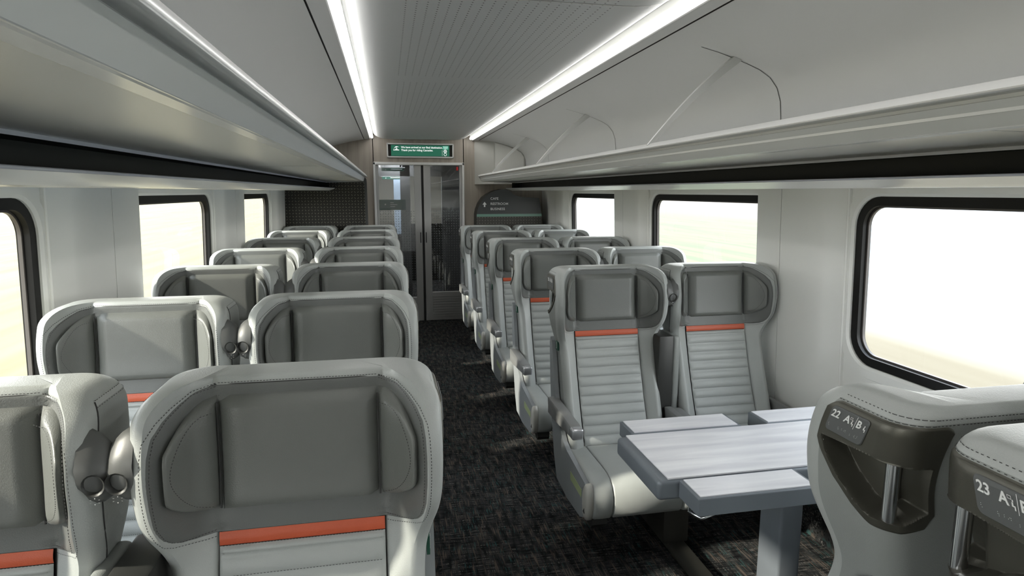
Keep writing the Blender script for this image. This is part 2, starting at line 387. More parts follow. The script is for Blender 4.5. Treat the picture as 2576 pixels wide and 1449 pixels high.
for s in (0, 1):
    mb = MB(); bn = []; WL = WLS[s]
    for k in range(-1, 4):
        yf = WFAR[s]+BAY*k
        if k == 3: break
        yn = yf-WL; bn.append((yf, yn, k))
    for i, (yf, yn, k) in enumerate(bn):
        ylo = yn-(BAY-WL)/2 if i else Y0; yhi = yf+(BAY-WL)/2 if i < len(bn)-1 else Y1
        mb.add(*bay(s, yf, yn, ylo, yhi, k)); window(s, yf, yn, k)
    # thickness skin outside
    w = mb.build('wall_left' if s == 0 else 'wall_right', 'white', smooth=True, auto=30); struct(w)
    # pillar covers between windows
    for i in range(len(bn)):
        yf = bn[i][0]; a = yf+.025; b = yf+(.735, .65)[s]
        if i == len(bn)-1: b = 7.768
        sec = [(a, 0), (a+.001, .012), (a+.006, .016), (a+.012, .012), (a+.016, .012), (a+.09, .050), (a+.115, .057), (a+.16, .062), (a+.41, .062), (a+.4105, .052), (a+.4145, .052), (a+.415, .062), (b-.03, .062), (b-.006, .060), (b, .054), (b+.002, 0)]
        zs = [.0, .3, .55, .8, 1.0, 1.2, 1.4, 1.56, 1.66]
        V = []; Fc = []
        for z in zs:
            fl_ = 1
            for (y, d) in sec: V.append((wallx(s, z)-SG[s]*d*fl_, y, z))
        m = len(sec)
        for a_ in range(len(zs)-1):
            for b_ in range(m-1): Fc.append((a_*m+b_, a_*m+b_+1, (a_+1)*m+b_+1, (a_+1)*m+b_))
        struct(ob('trim_%d' % (1+i+6*s), V, Fc, 'white', smooth=True, auto=28))
    # seam line inside pillar + vertical groove moulding by the window
    cb = MB()
    x = (-1.12, 1.96)[s]
    cb.box(*sorted((x-SG[s]*.028, x+SG[s]*.03)), Y0, Y1, 0.0, .145)
    struct(cb.build('baseboard_left' if s == 0 else 'baseboard_right', 'carpet'))
    # outside skin so that nothing leaks
    mb = MB()
    xo = wallx(s, 1)+SG[s]*.17
    for (yf, yn, k) in bn:
        pass
    mb.box(*sorted((xo, xo+SG[s]*.02)), Y0-.1, Y1+4.6, -.3, ZB-.10)
    mb.box(*sorted((xo, xo+SG[s]*.02)), Y0-.1, Y1+4.6, ZT+.08, 2.5)
    ys = [Y0-.1]+[v for (yf, yn, k) in bn for v in (yn-.03, yf+.03)]+[Y1+4]
    for i in range(0, 0, 2): mb.box(*sorted((xo, xo+SG[s]*.02)), ys[i], ys[i+1], ZB-.04, ZT+.04)
    struct(mb.build('trim_%d' % (20+s), 'white'))

# header, black band
for s in (0, 1):
    g = SG[s]; xh, xb, xk = px('hdr', s), px('blk0', s), px('blk1', s)
    wx = wallx(s, 1.63)+g*.1
    ye = 7.28 if s == 0 else 7.30
    P = [(wx, 1.648), (wx, 1.634), (xh+g*.05, 1.6318), (xh+g*.004, 1.631), (xh, 1.6318), (xh-g*.03, 1.642), (xb+g*.004, 1.6545)]
    def strip(P, name, mat, y0, y1, **k):
        V = [(x, y0, z) for x, z in P]+[(x, y1, z) for x, z in P]; n = len(P)
        return ob(name, V, [(i, i+1, n+i+1, n+i) for i in range(n-1)], mat, **k)
    struct(strip(P, 'trim_%d' % (30+s), 'whitegloss', Y0, ye, smooth=True, auto=25))
    struct(strip([(xb+g*.005, 1.6545), (xb, 1.659), (xb+g*.004, 1.661), (xb+g*.02, 1.661)], 'trim_%d' % (32+s), 'lilac', Y0, ye))
    P = [(xb+g*.015, 1.661), (xb+g*.17, 1.662), (xb+g*.17, 1.722), (xk, 1.7215)]
    struct(strip(P, 'trim_%d' % (34+s), 'black', Y0, ye))
    mb = MB().box(*sorted((xh, wx)), ye, ye+.004, 1.632, 1.7215)
    struct(mb.build('trim_%d' % (36+s), 'black'))

# luggage racks
def rack(s):
    g = SG[s]; X = lambda k: px(k, s)
    ye = 7.27 if s == 0 else 7.22
    root = empty('luggage_rack', ((X('cor')+X('blk1'))/2, (Y0+ye)/2, pz('blk1')))
    o = Vector(root.location)
    def lo(P): return [(x-o.x, z-o.z) for x, z in P]
    def strip(P, name, mat, **k):
        P = lo(P); V = [(x, Y0-o.y, z) for x, z in P]+[(x, ye-o.y, z) for x, z in P]; n = len(P)
        return ob(name, V, [(i, i+1, n+i+1, n+i) for i in range(n-1)], mat, root, **k)
    xc, xk, xf = X('cor'), X('blk1'), X('face')
    strip([(xk+g*.004, 1.7200), (xk, 1.7200), (xk-g*.001, 1.7285)], 'rear_edge', 'lilac')
    strip([(xk-g*.001, 1.7285), (xk-g*.02, 1.7292), (xk-g*.10, 1.7312), (xk-g*.25, 1.7335), (xc+g*.035, 1.7345)], 'soffit', 'soffit', smooth=True)
    strip([(xc+g*.035, 1.7345), (xc+g*.0335, 1.7335), (xc+g*.008, 1.7342), (xc+g*.004, 1.7355), (xc+g*.001, 1.7355)], 'front_band', 'whitegloss')
    strip([(xc+g*.001, 1.7355), (xc, 1.7365), (xf, 1.781), (xf+g*.001, 1.782)], 'fascia', 'bin')
    rl, rt = X('rlow'), X('rtop')
    a1, a2 = ((-.2061, 1.788), (-.2248, 1.816)) if s == 0 else ((1.0427, 1.796), (1.069, 1.815))
    strip([(xf+g*.001, 1.782), (xf+g*.010, 1.785), (xf+g*.010, 1.788), (a1[0]+g*.014, a1[1]-.004), (a1[0]+g*.010, a1[1]-.0055), (a1[0]+g*.003, a1[1]-.005), (a1[0]+g*.001, a1[1]-.003)], 'groove', 'bin', smooth=True, auto=60)
    strip([(a1[0]+g*.001, a1[1]-.003), a1, a2, (a2[0]+g*.006, a2[1]+.0015), (rt+g*.030, 1.811), (rt+g*.022, 1.80), (rt+g*.03, 1.76), (xk, 1.752), (xk+g*.10, 1.75)], 'rail', 'rail', smooth=True, auto=60)
    # end cap
    P = lo([(xk+g*.0, 1.7205), (xc, 1.7355), (xf, 1.782), (rl, 1.798), (rt, 1.811), (rt+g*.02, 1.811), (rt+g*.03, 1.76), (xk, 1.752)])
    MB().prism(P, ye-o.y, ye-o.y+.006, 'y').build('end_cap', 'bin', root)
    # soffit cross joints
    for yy in (1.05, 2.95, 4.9, 5.6)[1:] if s == 0 else (1.0, 2.9, 4.9, 6.0):
        MB().prism(lo([(xk-g*.004, 1.7292), (xk-g*.10, 1.7318), (xc+g*.04, 1.7350), (xc+g*.04, 1.7338), (xk-g*.10, 1.7305), (xk-g*.004, 1.7280)]), yy-o.y-.004, yy-o.y+.004, 'y').build('joint_strip', 'bin', root)
    tag(root, 'long pale grey overhead luggage shelf with white rounded rail, above the left windows' if s == 0 else 'long pale grey overhead luggage shelf with sloping brackets, above the right windows', 'luggage rack', 'overhead luggage shelves')
    return root, o
RK = [rack(0), rack(1)]
# side ceilings
cp = [(1.055, 2.31), (1.055, 2.243), (1.060, 2.240), (1.127, 2.240), (1.1285, 2.246), (1.1325, 2.246), (1.134, 2.238), (1.20, 2.222), (1.28, 2.205), (1.36, 2.186), (1.443, 2.162), (1.50, 2.143), (1.55, 2.124), (1.60, 2.095), (1.635, 2.055), (1.655, 2.0), (1.662, 1.93), (1.664, 1.74)]
clp = [(-.172, 2.31), (-.172, 2.243), (-.177, 2.240), (-.240, 2.240), (-.2415, 2.246), (-.2455, 2.246), (-.247, 2.238)]+[(.87-x, z) for x, z in cp[7:]]
def estrip(P, name, mat, y0, y1, **k):
    V = [(x, y0, z) for x, z in P]+[(x, y1, z) for x, z in P]; n = len(P)
    return ob(name, V, [(i, i+1, n+i+1, n+i) for i in range(n-1)], mat, **k)
for s, P in ((0, clp), (1, cp)):
    i0 = 0
    struct(estrip(P[:4], 'trim_%d' % (40+s), 'ceil', Y0, Y1)); struct(estrip(P[3:7], 'trim_%d' % (42+s), 'seamdark', Y0, Y1))
    struct(estrip(P[6:], 'trim_%d' % (44+s), 'ceil', Y0, Y1, smooth=True))
# centre ceiling with turned-up edges
cc = [(-.128, 2.303), (-.118, 2.290), (-.10, 2.276), (-.07, 2.262), (-.03, 2.252), (.02, 2.246), (.08, 2.245), (.80, 2.245), (.86, 2.246), (.91, 2.252), (.95, 2.262), (.98, 2.276), (1.0, 2.290), (1.010, 2.303)]
struct(estrip(cc, 'ceiling', 'perf', Y0, Y1, smooth=True))
struct(MB().box(-.3, 1.2, Y0, Y1, 2.305, 2.33).build('trim_46', 'ceil'))
struct(MB().box(-1.4, 2.2, Y0, Y1, 2.40, 2.43).build('trim_47', 'ceil'))
for i, yy in enumerate((2.11, 4.07, 6.05)):
    P = [(x, z-.0015) for x, z in cc[2:-2]]
    V = [(x, yy-.004, z) for x, z in P]+[(x, yy+.004, z) for x, z in P]; n = len(P)
    struct(ob('trim_%d' % (48+i), V, [(j, j+1, n+j+1, n+j) for j in range(n-1)], 'white'))
# cove lamps
for s in (0, 1):
    cx = -.150 if s == 0 else 1.033
    t = empty('cove_light', (cx, (Y0+Y1)/2, 2.262)); L = (Y1-Y0)/2-.06
    a = MB(); n = 10
    V = []; Fc = []
    for yy in (-L, L):
        for k in range(n+1):
            th = math.radians(150+240*k/n); V.append((.015*math.cos(th), yy, .015*math.sin(th)))
    for k in range(n): Fc.append((k, k+1, n+2+k, n+1+k))
    ob('diffuser', V, Fc, 'cove', t, smooth=True)
    MB().box(-.011, .011, -L, L, .008, .04).build('housing', 'white', t)
    MB().box(-.012, .012, L, L+.03, -.008, .006).build('end_clip', 'seamdark', t)
    tag(t, 'continuous glowing white strip lamp in the left ceiling cove' if s == 0 else 'continuous glowing white strip lamp in the right ceiling cove', 'strip light', 'ceiling cove lamps')

# rack brackets: sloping curved struts in planes every second seat row; seams behind
brY = [.45, 2.44, 4.40, 6.33]
for s in (0, 1):
    root, o = RK[s]; g = SG[s]
    for k, yy in enumerate(brY):
        if s == 0: continue
        pts = []
        f = lambda x: x if s == 1 else .87-x
        b0 = (f(px('rtop', 1)+.015), 1.805); b1 = (f(1.443), 2.166)
        V = []; m = 12
        for i in range(m+1):
            t = i/m; x = b0[0]+(b1[0]-b0[0])*t; z = b0[1]+(b1[1]-b0[1])*t + .022*math.sin(PI*t)
            wd = .006+.009*t; th = .007+.009*t
            for (dx, dy) in ((-th, -wd), (th, -wd), (th, wd), (-th, wd)):
                V.append((x+g*0+dx*.72-o.x, yy+dy-o.y, z-dx*g*.72*1.1-o.z))
        Fc = [(0, 1, 2, 3)]
        for i in range(m):
            for c in range(4): Fc.append((i*4+c, i*4+(c+1) % 4, i*4+4+(c+1) % 4, i*4+4+c))
        Fc.append(tuple(m*4+c for c in range(4)))
        ob('bracket', V, Fc, 'bin', root, smooth=True, auto=40)
        # panel joint on the curved ceiling
        P = [(f(x)-g*.0012, z-.0012) for x, z in cp[8:]]
        V = [(x, yy-.0025, z) for x, z in P]+[(x, yy+.0025, z) for x, z in P]; n = len(P)
        struct(ob('trim_%d' % (60+k+5*s), V, [(j, j+1, n+j+1, n+j) for j in range(n-1)], 'plastic'))

# ------------------------------------------------------------------ end wall, door, sign
DX0, DX1, DZ = -.149, .953, 1.973
yw = Y1
ew = MB()
ew.box(-1.2, DX0+.01, yw, yw+.05, 0, 2.45); ew.box(DX1-.01, 2.1, yw, yw+.05, 0, 2.45); ew.box(DX0, DX1, yw, yw+.05, DZ-.01, 2.45)
struct(ew.build('wall_end', 'wood'))
struct(MB().box(-1.3, 2.15, Y0-.02, Y0, -.05, 2.45).build('wall_back', 'white'))
dr = empty('door_1', ((DX0+DX1)/2, yw, 0)); struct(dr); ox = (DX0+DX1)/2
f = MB()
f.bbox(DX0-ox, DX0-ox+.028, -.03, .05, 0, DZ, .006); f.bbox(DX1-ox-.028, DX1-ox, -.03, .05, 0, DZ, .006); f.bbox(DX0-ox, DX1-ox, -.03, .05, DZ-.034, DZ, .006)
f.build('door_frame', 'frame', dr)
sp = .437-ox; gx0, gx1 = DX0-ox+.028, DX1-ox-.028
for k, (a, b) in enumerate(((gx0, sp-.014), (sp+.014, gx1))):
    lf = MB(); top = DZ-.034
    st = .085; la = .085 if k == 1 else .012; lb = .012 if k == 1 else .085
    la2, lb2 = (.03, .085) if k == 0 else (.085, .03)
    lf.bbox(a, a+la2, 0, .04, 0, top, .004); lf.bbox(b-lb2, b, 0, .04, 0, top, .004)
    lf.bbox(a, b, 0.001, .039, 0, .30 if k == 0 else .36, .004)
    lf.build('door_leaf', 'doorgrey', dr)
    MB().box(a+la2-.004, b-lb2+.004, .017, .023, .29, top).build('door_glass', 'doorglass', dr)
    MB().box(a+la2, b-lb2, .006, .016, .30 if k == 0 else .358, .307 if k == 0 else .366).build('sill_strip', 'rail', dr)
    hx = (b-.02) if k == 0 else (a+.02)
    MB().bbox(hx-.006, hx+.006, -.006, .004, .99, 1.12, .003).build('door_handle', 'seamdark', dr)
    # shallow louvre lines on the kick panel
    if k == 1:
        lv = MB()
        for i in range(9): lv.box(a+la2, b-.02, -.0035, .002, .05+.032*i, .056+.032*i)
        lv.build('kick_louvre', 'doorgrey', dr)
MB().box(sp-.014, sp+.014, .03, .05, 0, DZ-.03).build('door_gap', 'seamdark', dr)
MB().bbox(.868-ox-.012, .868-ox+.012, -.012, .004, DZ-.095, DZ-.05, .004).build('door_lamp', 'red', dr)

# message screen
sg = empty('message_screen', (.422, yw, 2.112))
fr = MB()
hw, hh = .402, .087
fr.bbox(-hw, hw, -.035, .0, hh-.018, hh, .004); fr.bbox(-hw, hw, -.035, 0, -hh, -hh+.018, .004); fr.bbox(-hw, -hw+.016, -.035, 0, -hh, hh, .004); fr.bbox(hw-.016, hw, -.035, 0, -hh, hh, .004)
fr.build('screen_frame', 'frame', sg)
MB().box(-hw+.014, hw-.014, -.012, -.004, -hh+.015, hh-.015).build('screen_glass', 'black', sg)
MB().box(-.352, .352, -.016, -.012, -.064, .064).build('display_area', 'screen', sg)
tx = MB()
def addtxt(mb, s, o, size, ux=(1, 0, 0), uy=(0, 0, 1), bold=.0, sx_=1., al='LEFT', space=1.0):
    V, Fc = text_mesh(s, size, .0006, al, bold, space); mb.add(put(V, o, ux, uy, sx_, 1), Fc)
addtxt(tx, 'We have arrived at our final destination.', (-.232, -.0175, .028), .0315, bold=.0007, sx_=.97)
addtxt(tx, 'Thank you for riding Cascades.', (-.232, -.0175, -.006), .0315, bold=.0007, sx_=.97)
tx.build('message_text', 'screenwhite', sg)
lg = MB()
def arc2(mb, c, r, a0, a1, w, y, n=12, ax='xz'):
    pts = [(c[0]+r*math.cos(math.radians(a0+(a1-a0)*i/n)), c[1]+r*math.sin(math.radians(a0+(a1-a0)*i/n))) for i in range(n+1)]
    for i in range(n):
        p, q = pts[i], pts[i+1]; d = Vector((q[0]-p[0], q[1]-p[1])).normalized(); nx, nz_ = -d.y*w/2, d.x*w/2
        mb.add([(p[0]-nx, y, p[1]-nz_), (p[0]+nx, y, p[1]+nz_), (q[0]+nx, y, q[1]+nz_), (q[0]-nx, y, q[1]-nz_)], [(0, 1, 2, 3)])
lg.add([(-.325, -.0175, .012), (-.300, -.0175, .046), (-.280, -.0175, .050), (-.255, -.0175, .038), (-.275, -.0175, .040), (-.290, -.0175, .030), (-.300, -.0175, .036)], [(0, 1, 2, 3, 4, 5, 6)])
lg.add([(-.305, -.0175, .012), (-.285, -.0175, .028), (-.270, -.0175, .012)], [(0, 1, 2)])
lg.box(-.325, -.255, -.0178, -.0172, .000, .009)
arc2(lg, (.300, -.005), .017, 0, 360, .007, -.0175, 20); arc2(lg, (.300, -.042), .016, 0, 360, .005, -.0175, 20)
lg.box(.292, .308, -.0178, -.0172, -.009, .002); lg.box(.262, .264, -.0178, -.0172, -.058, .008)
lg.build('emblem', 'screenwhite', sg)
MB().box(.270, .338, -.0175, -.0170, .018, .057).build('mint_block', 'screenmint', sg)
t2 = MB(); addtxt(t2, 'THANK', (.304, -.019, .040), .017, al='CENTER'); addtxt(t2, 'YOU', (.304, -.019, .022), .017, al='CENTER'); t2.build('block_text', 'screenwhite', sg)
tag(sg, 'green electronic message screen in silver frame above the glass doors', 'display screen')

# vestibule beyond the doors
vb = MB()
ve = 12.2
vb2 = MB().box(-.6, 1.6, yw+.05, ve, -.04, 0); struct(vb2.build('trim_80', 'carpet'))
struct(MB().box(-.6, -.3, yw+.05, ve, 0, 2.4).build('trim_81', 'cream'))
struct(MB().box(1.15, 1.2, yw+.05, ve, 0, 2.4).build('trim_82', 'doorgrey'))
struct(MB().box(-.6, 1.6, yw+.05, ve, 2.12, 2.2).build('trim_83', 'cream'))
struct(MB().box(-.6, 1.6, ve, ve+.05, 0, 2.4).build('trim_84', 'cream'))
g2 = MB(); y2 = 9.25
g2.box(-.3, -.14, y2, y2+.06, 0, 2.12); g2.box(.20, .34, y2, y2+.06, 0, 2.12); g2.box(.80, 1.15, y2, y2+.06, 0, 2.12); g2.box(-.3, 1.15, y2, y2+.06, 1.84, 2.12)
struct(g2.build('trim_85', 'doorgrey'))
struct(MB().box(-.14, .20, y2+.02, y2+.03, .35, 1.0).build('trim_86', 'weave2'))
struct(MB().box(.34, .80, y2+.02, y2+.03, 0.3, 1.15).build('trim_87', 'weave2'))
struct(MB().box(.12, .30, 10.6, 10.62, .9, 1.85).build('trim_88', 'bluestrip'))
vl = bpy.data.lights.new('vestibule_lamp', 'AREA'); vl.energy = 45; vl.size = .3; vl.size_y = 2.5; vl.shape = 'RECTANGLE'; vlo = bpy.data.objects.new('vestibule_lamp', vl); COL.objects.link(vlo); vlo.location = (.15, 10.2, 2.1)
ls = empty('ceiling_panel_light', (0.0, 9.9, 2.11)); ob('diffuser', [(-.12, -.4, 0), (.12, -.4, 0), (.12, .4, 0), (-.12, .4, 0)], [(0, 1, 2, 3)], 'cove', ls); MB().box(-.13, .13, -.41, .41, .002, .01).build('housing', 'white', ls)
tag(ls, 'small bright ceiling lamp seen through the left glass door', 'light')
vs = empty('wayfinding_sign', (.05, 9.2, 1.43))
MB().box(-.18, .22, -.01, .01, -.075, .075).build('sign_board', 'signgreen', vs)
t3 = MB()
for i, wd in enumerate((.05, .10, .07)): t3.box(.0, wd, -.014, -.011, .026-.028*i, .036-.028*i)
t3.box(-.08, -.06, -.014, -.011, -.004, .016)
t3.build('sign_lettering', 'ink', vs)
tag(vs, 'dark green band sign with small white lettering behind the left glass door', 'sign')
for k in range(3):
    v = empty('hanging_sign', (.09, 9.05+.6*k, 1.93-.058*k+.012*k))
    MB().box(-.15, .16, -.01, .01, -.024, .020).build('sign_board', 'signgreen', v)
    MB().box(-.17, .18, -.012, .012, .020, .034).build('sign_rail', 'rail', v)
    zz_ = 2.12-v.location.z; MB().box(-.13, -.12, -.004, .004, .03, zz_).box(.13, .14, -.004, .004, .03, zz_).build('hanger', 'rail', v)
    t = MB(); addtxt(t, 'x', (-.10, -.0125, -.012), .035); t.box(-.02, .14, -.014, -.011, -.004, .008); t.build('sign_lettering', 'ink', v)
    tag(v, ['top', 'middle', 'bottom'][k]+' one of the three green signs seen through the left glass door', 'sign', 'green signs beyond the door')

# left partition and right partition
pl = empty('partition_screen', (-.64, 7.31, 0))
ox, oz = -.64, 0
P = [(-1.175-ox, 0), (-.215-ox, 0), (-.215-ox, 1.72)]+[(-.215-.05-ox+.05*math.cos(math.radians(a)), 1.74+.05*math.sin(math.radians(a))) for a in (20, 45, 70)]+[(-.265-ox, 1.80), (-.30-ox, 1.80), (-.31-ox, 1.735), (-1.13-ox, 1.72), (-1.135-ox, 1.64), (-1.16-ox, 1.0)]
MB().prism(P, 0, .03, 'y').build('panel', 'partition', pl)
P2 = [(-1.165-ox, .02), (-.245-ox, .02), (-.245-ox, 1.722), (-1.12-ox, 1.715), (-1.13-ox, 1.62), (-1.155-ox, 1.0)]
MB().prism(P2, -.006, -.0005, 'y').build('fabric_face', 'weave', pl)
tag(pl, 'tall black partition covered in small dash pattern behind the left seats', 'partition')
pr = empty('partition_screen', (1.45, 7.42, 0)); ox = 1.45
KP = 1.0493
def kx(x): return x*KP
def kz(z): return 1.62+(z-1.62)*KP if z > .01 else 0
out = [(1.007, 0), (1.007, 1.20), (1.010, 1.36), (1.022, 1.42), (1.050, 1.49), (1.095, 1.555), (1.150, 1.595), (1.22, 1.630), (1.305, 1.645), (1.36, 1.643), (1.403, 1.625), (1.425, 1.60), (1.45, 1.580), (1.50, 1.566), (1.578, 1.556), (1.66, 1.55), (1.745, 1.546), (1.785, 1.26), (1.80, .9), (1.80, 0)]
out = [(kx(x), kz(z)) for x, z in out]
P = [(x-ox, z) for x, z in out]
MB().prism([(x, z) for x, z in P], .012, .26, 'y').build('panel', 'darkedge', pr)
top = [p for p in P if p[1] >= 1.30]
stripe_z = (1.305, 1.335)
Pu = [(kx(1.010)-ox, 1.352)]+[p for p in P if p[1] > 1.36]+[(kx(1.773)-ox, 1.352)]
MB().prism(Pu, 0, .012, 'y').build('upper_face', 'partition', pr)
MB().prism([(kx(1.008)-ox, 1.320), (kx(1.0095)-ox, 1.352), (kx(1.773)-ox, 1.352), (kx(1.778)-ox, 1.320)], -.002, .012, 'y').build('mint_stripe', 'mint', pr)
MB().prism([(kx(1.007)-ox, 0), (kx(1.008)-ox, 1.320), (kx(1.778)-ox, 1.320), (kx(1.80)-ox, .9), (kx(1.80)-ox, 0)], 0, .012, 'y').build('fabric_face', 'weave2', pr)
for i, w in enumerate(('CAFE', 'RESTROOM', 'BUSINESS')):
    t = MB(); addtxt(t, w, (kx(1.168)-ox, -.001, kz(1.528)-.062*i), .040, bold=.0003, space=1.08); t.build('lettering', 'ink', pr)
a = MB(); ax_, az_ = kx(1.100)-ox, kz(1.472)
a.add([(ax_-.026, -.001, az_), (ax_+.026, -.001, az_), (ax_, -.001, az_+.034)], [(0, 1, 2)]); a.add([(ax_-.009, -.001, az_-.028), (ax_+.009, -.001, az_-.028), (ax_+.009, -.001, az_+.002), (ax_-.009, -.001, az_+.002)], [(0, 1, 2, 3)])
a.build('arrow_symbol', 'ink', pr)
tag(pr, 'rounded charcoal partition with arrow and CAFE RESTROOM BUSINESS lettering', 'partition')
hk = empty('coat_hook', (1.73, 7.62, 1.60)); MB().bbox(-.006, .006, -.02, 0, -.05, .05, .003).build('hook_plate', 'seamdark', hk); MB().tube([(0, -.015, -.03), (0, -.05, -.035), (0, -.055, -.01)], .004, 6).build('hook', 'seamdark', hk)
bpy.data.objects.remove(bpy.data.objects['hook']); bpy.data.objects.remove(bpy.data.objects['hook_plate']); bpy.data.objects.remove(hk)

# upper cabinet in the far right corner, chamfered towards the aisle
cb = empty('wall_cabinet', (1.35, 7.4, 1.71)); ox, oy, oz = 1.35, 7.4, 1.71
def cabz(x): return float(np.interp(x, [c[0] for c in cp[6:-2]], [c[1] for c in cp[6:-2]]))
pts = [(1.085, 7.77), (1.27, 7.42), (1.655, 7.42), (1.655, 7.77)]
V = [(x-ox, y-oy, 0) for x, y in pts]+[(x-ox, y-oy, {1.085: 2.245, 1.27: 2.212, 1.655: 2.0}[x]-oz) for x, y in pts]
xs = [1.27, 1.36, 1.443, 1.50, 1.55, 1.60, 1.635, 1.655]
fp = [(x, cabz(x)+.01) for x in xs]
poly = [(1.27-ox, 1.71-oz)]+[(x-ox, z-oz) for x, z in fp]+[(1.655-ox, 1.71-oz)]
bm_ = MB()
bm_.prism(poly, 7.42-oy, 7.77-oy, 'y')
bm_.add([(1.085-ox, 7.77-oy, 0), (1.27-ox, 7.42-oy, 0), (1.27-ox, 7.42-oy, fp[0][1]-oz), (1.085-ox, 7.77-oy, 2.25-oz), (1.27-ox, 7.77-oy, 0), (1.27-ox, 7.77-oy, 2.25-oz)], [(0, 1, 2, 3), (0, 4, 1), (3, 2, 5)])
bm_.build('cabinet_body', 'cabinet', cb)
dpoly = [(1.285-ox, 1.80-oz), (1.285-ox, 2.190-oz), (1.36-ox, 2.175-oz), (1.443-ox, 2.15-oz), (1.5-ox, 2.13-oz), (1.55-ox, 2.11-oz), (1.60-ox, 2.08-oz), (1.635-ox, 2.03-oz), (1.635-ox, 1.80-oz)]
MB().prism(dpoly, 7.412-oy, 7.419-oy, 'y').build('cabinet_door', 'white', cb)
tag(cb, 'pale corner cabinet with angled side beside the right end of the wood wall', 'cabinet')

# ------------------------------------------------------------------ seats
ZS = 1.248
def sm(z, X, Yv, w=.02):
    return sum(float(np.interp(z+w*k/2, X, Yv)) for k in (-2, -1, 0, 1, 2))/5
def yb_(z): return -(ZS-z)*.11
def yf_(z): return sm(z, [.30, .41, .6, .75, .9, 1.05, 1.2], [-.372, -.335, -.250, -.195, -.150, -.125, -.112])
def w_(z): return sm(z, [.30, .6, .80, .86, .90, .95, 1.0, 1.06, 1.15, 1.25], [.245, .245, .246, .249, .258, .272, .282, .286, .286, .282], .03)
def g_(z): return sm(z, [.30, .6, .80, .86, .90, .95, 1.0, 1.1, 1.18, 1.25], [.030, .045, .040, .034, .042, .080, .122, .145, .135, .105], .03)
def rnd(z, r, top=ZS):
    t = max(0., min(1., (z-(top-r))/r)); return r*(1-math.sqrt(max(0, 1-t*t)))
def section(z, rec=None):
    """half loop from centre front to centre back; list of (x, y)"""
    w = w_(z)-rnd(z, .055)*1.0; yf = yf_(z)+rnd(z, .022)*.9; yb = yb_(z)-rnd(z, .03)*.7; g = max(.006, g_(z)-rnd(z, .06)*1.1)
    head = max(0., min(1., (z-.84)/.12)); e = .75+.75*head
    L = [(0, yf), (.08, yf), (.158, yf), (.168, yf+.005)]
    rt = .030; xt = w-rt
    n = 9
    for i in range(1, n+1):
        s = i/n; L.append((.168+(xt-.168)*s, yf-g*s**e*(1-.0*head)))
    yt = yf-g
    for a in (25, 50, 75, 95):
        a = math.radians(a); L.append((xt+rt*math.sin(a), yt+rt-rt*math.cos(a)))
    y1 = max(yb-.055, yt+rt+.003); rc_ = max(.004, yb-y1)
    L += [(w, yt+rt+(y1-yt-rt)*t) for t in (.10, .16, .22, .30, .38, .46, .54, .62, .70, .78, .86, .93, 1.0)]
    for a in (12, 24, 36, 48, 60, 72, 84, 90):
        a = math.radians(a); L.append((w-.055+.055*math.cos(a), y1+rc_*math.sin(a)))
    for x in (.965, .93, .895, .86, .82, .77, .70, .60, .45, .22, 0): L.append(((w-.055)*x, yb))
    return L
NF = 4+9+4     # indices up to tip
def zlev():
    return [.30, .36, .42, .50, .58, .66, .72, .77]+[.80+.0125*i for i in range(16)]+[1.0+.0065*i for i in range(24)]+[1.160, 1.172, 1.184, 1.194, 1.204, 1.212, 1.220, 1.227, 1.233, 1.238, 1.242, 1.245, 1.247, 1.248]
ZL = sorted(set(round(z, 4) for z in zlev()))
def lin_bot(x):          # lower edge of the dark headrest lining
    x = abs(x); return .932 if x <= .17 else .932+.05*min(1, (x-.17)/.08)**2.2+.02*max(0, (x-.22)/.05)
def lin_xmax(z):
    b = float(np.interp(z, [.93, .945, .965, .99, 1.02, 1.08, 1.15, 1.185, 1.205, 1.216], [.20, .228, .246, .256, .262, .266, .262, .25, .225, .168])); return b
def LXM(z):
    c = [(.932, .168), (.9325, .185), (.936, .205), (.943, .224), (.955, .237), (.972, .245), (1.0, .251), (1.05, .254), (1.10, .2545), (1.14, .253), (1.17, .249), (1.195, .236), (1.213, .218), (1.227, .196), (1.233, .165)]
    return float(np.interp(z, [q[0] for q in c], [q[1] for q in c]))
def classify(x, z, i):
    if i < NF-5+1 or i < 12:
        pass
    if i <= 2 and z < .932 and z >= .41: return 'panel'
    if i < NF+1 or z > 1.218: return 'front'
    return 'shell'
def surf(x, z):
    """front surface y at x,z"""
    L = section(z)[:NF]; ax = abs(x); xs = [p[0] for p in L[:14]]; ys = [p[1] for p in L[:14]]
    return float(np.interp(ax, xs, ys))
def dashes(mb, pts, nrm, step=.0075, dl=.0045, w=.0013):
    """row of little stitches along a polyline"""
    pts = [Vector(p) for p in pts]; acc = 0; nxt = step/2
    for i in range(len(pts)-1):
        a, b = pts[i], pts[i+1]; d = b-a; L = d.length
        if L < 1e-6: continue
        d /= L
        while nxt < acc+L:
            c = a+d*(nxt-acc); s = d.cross(nrm).normalized()*w; n_ = nrm*.0012
            e = d*dl/2
            mb.add([c-e-s+n_, c+e-s+n_, c+e+s+n_, c-e+s+n_], [(0, 1, 2, 3)]); nxt += step
        acc += L
def op(a):     # handle opening: top and bottom height at arc length a along the outside
    t = float(np.interp(a, [.012, .08, .144, .24], [1.135, 1.140, 1.143, 1.138])); b = float(np.interp(a, [.012, .032, .072, .112, .152, .20, .252], [1.130, 1.102, 1.064, 1.038, 1.025, 1.023, 1.046])); return t, b
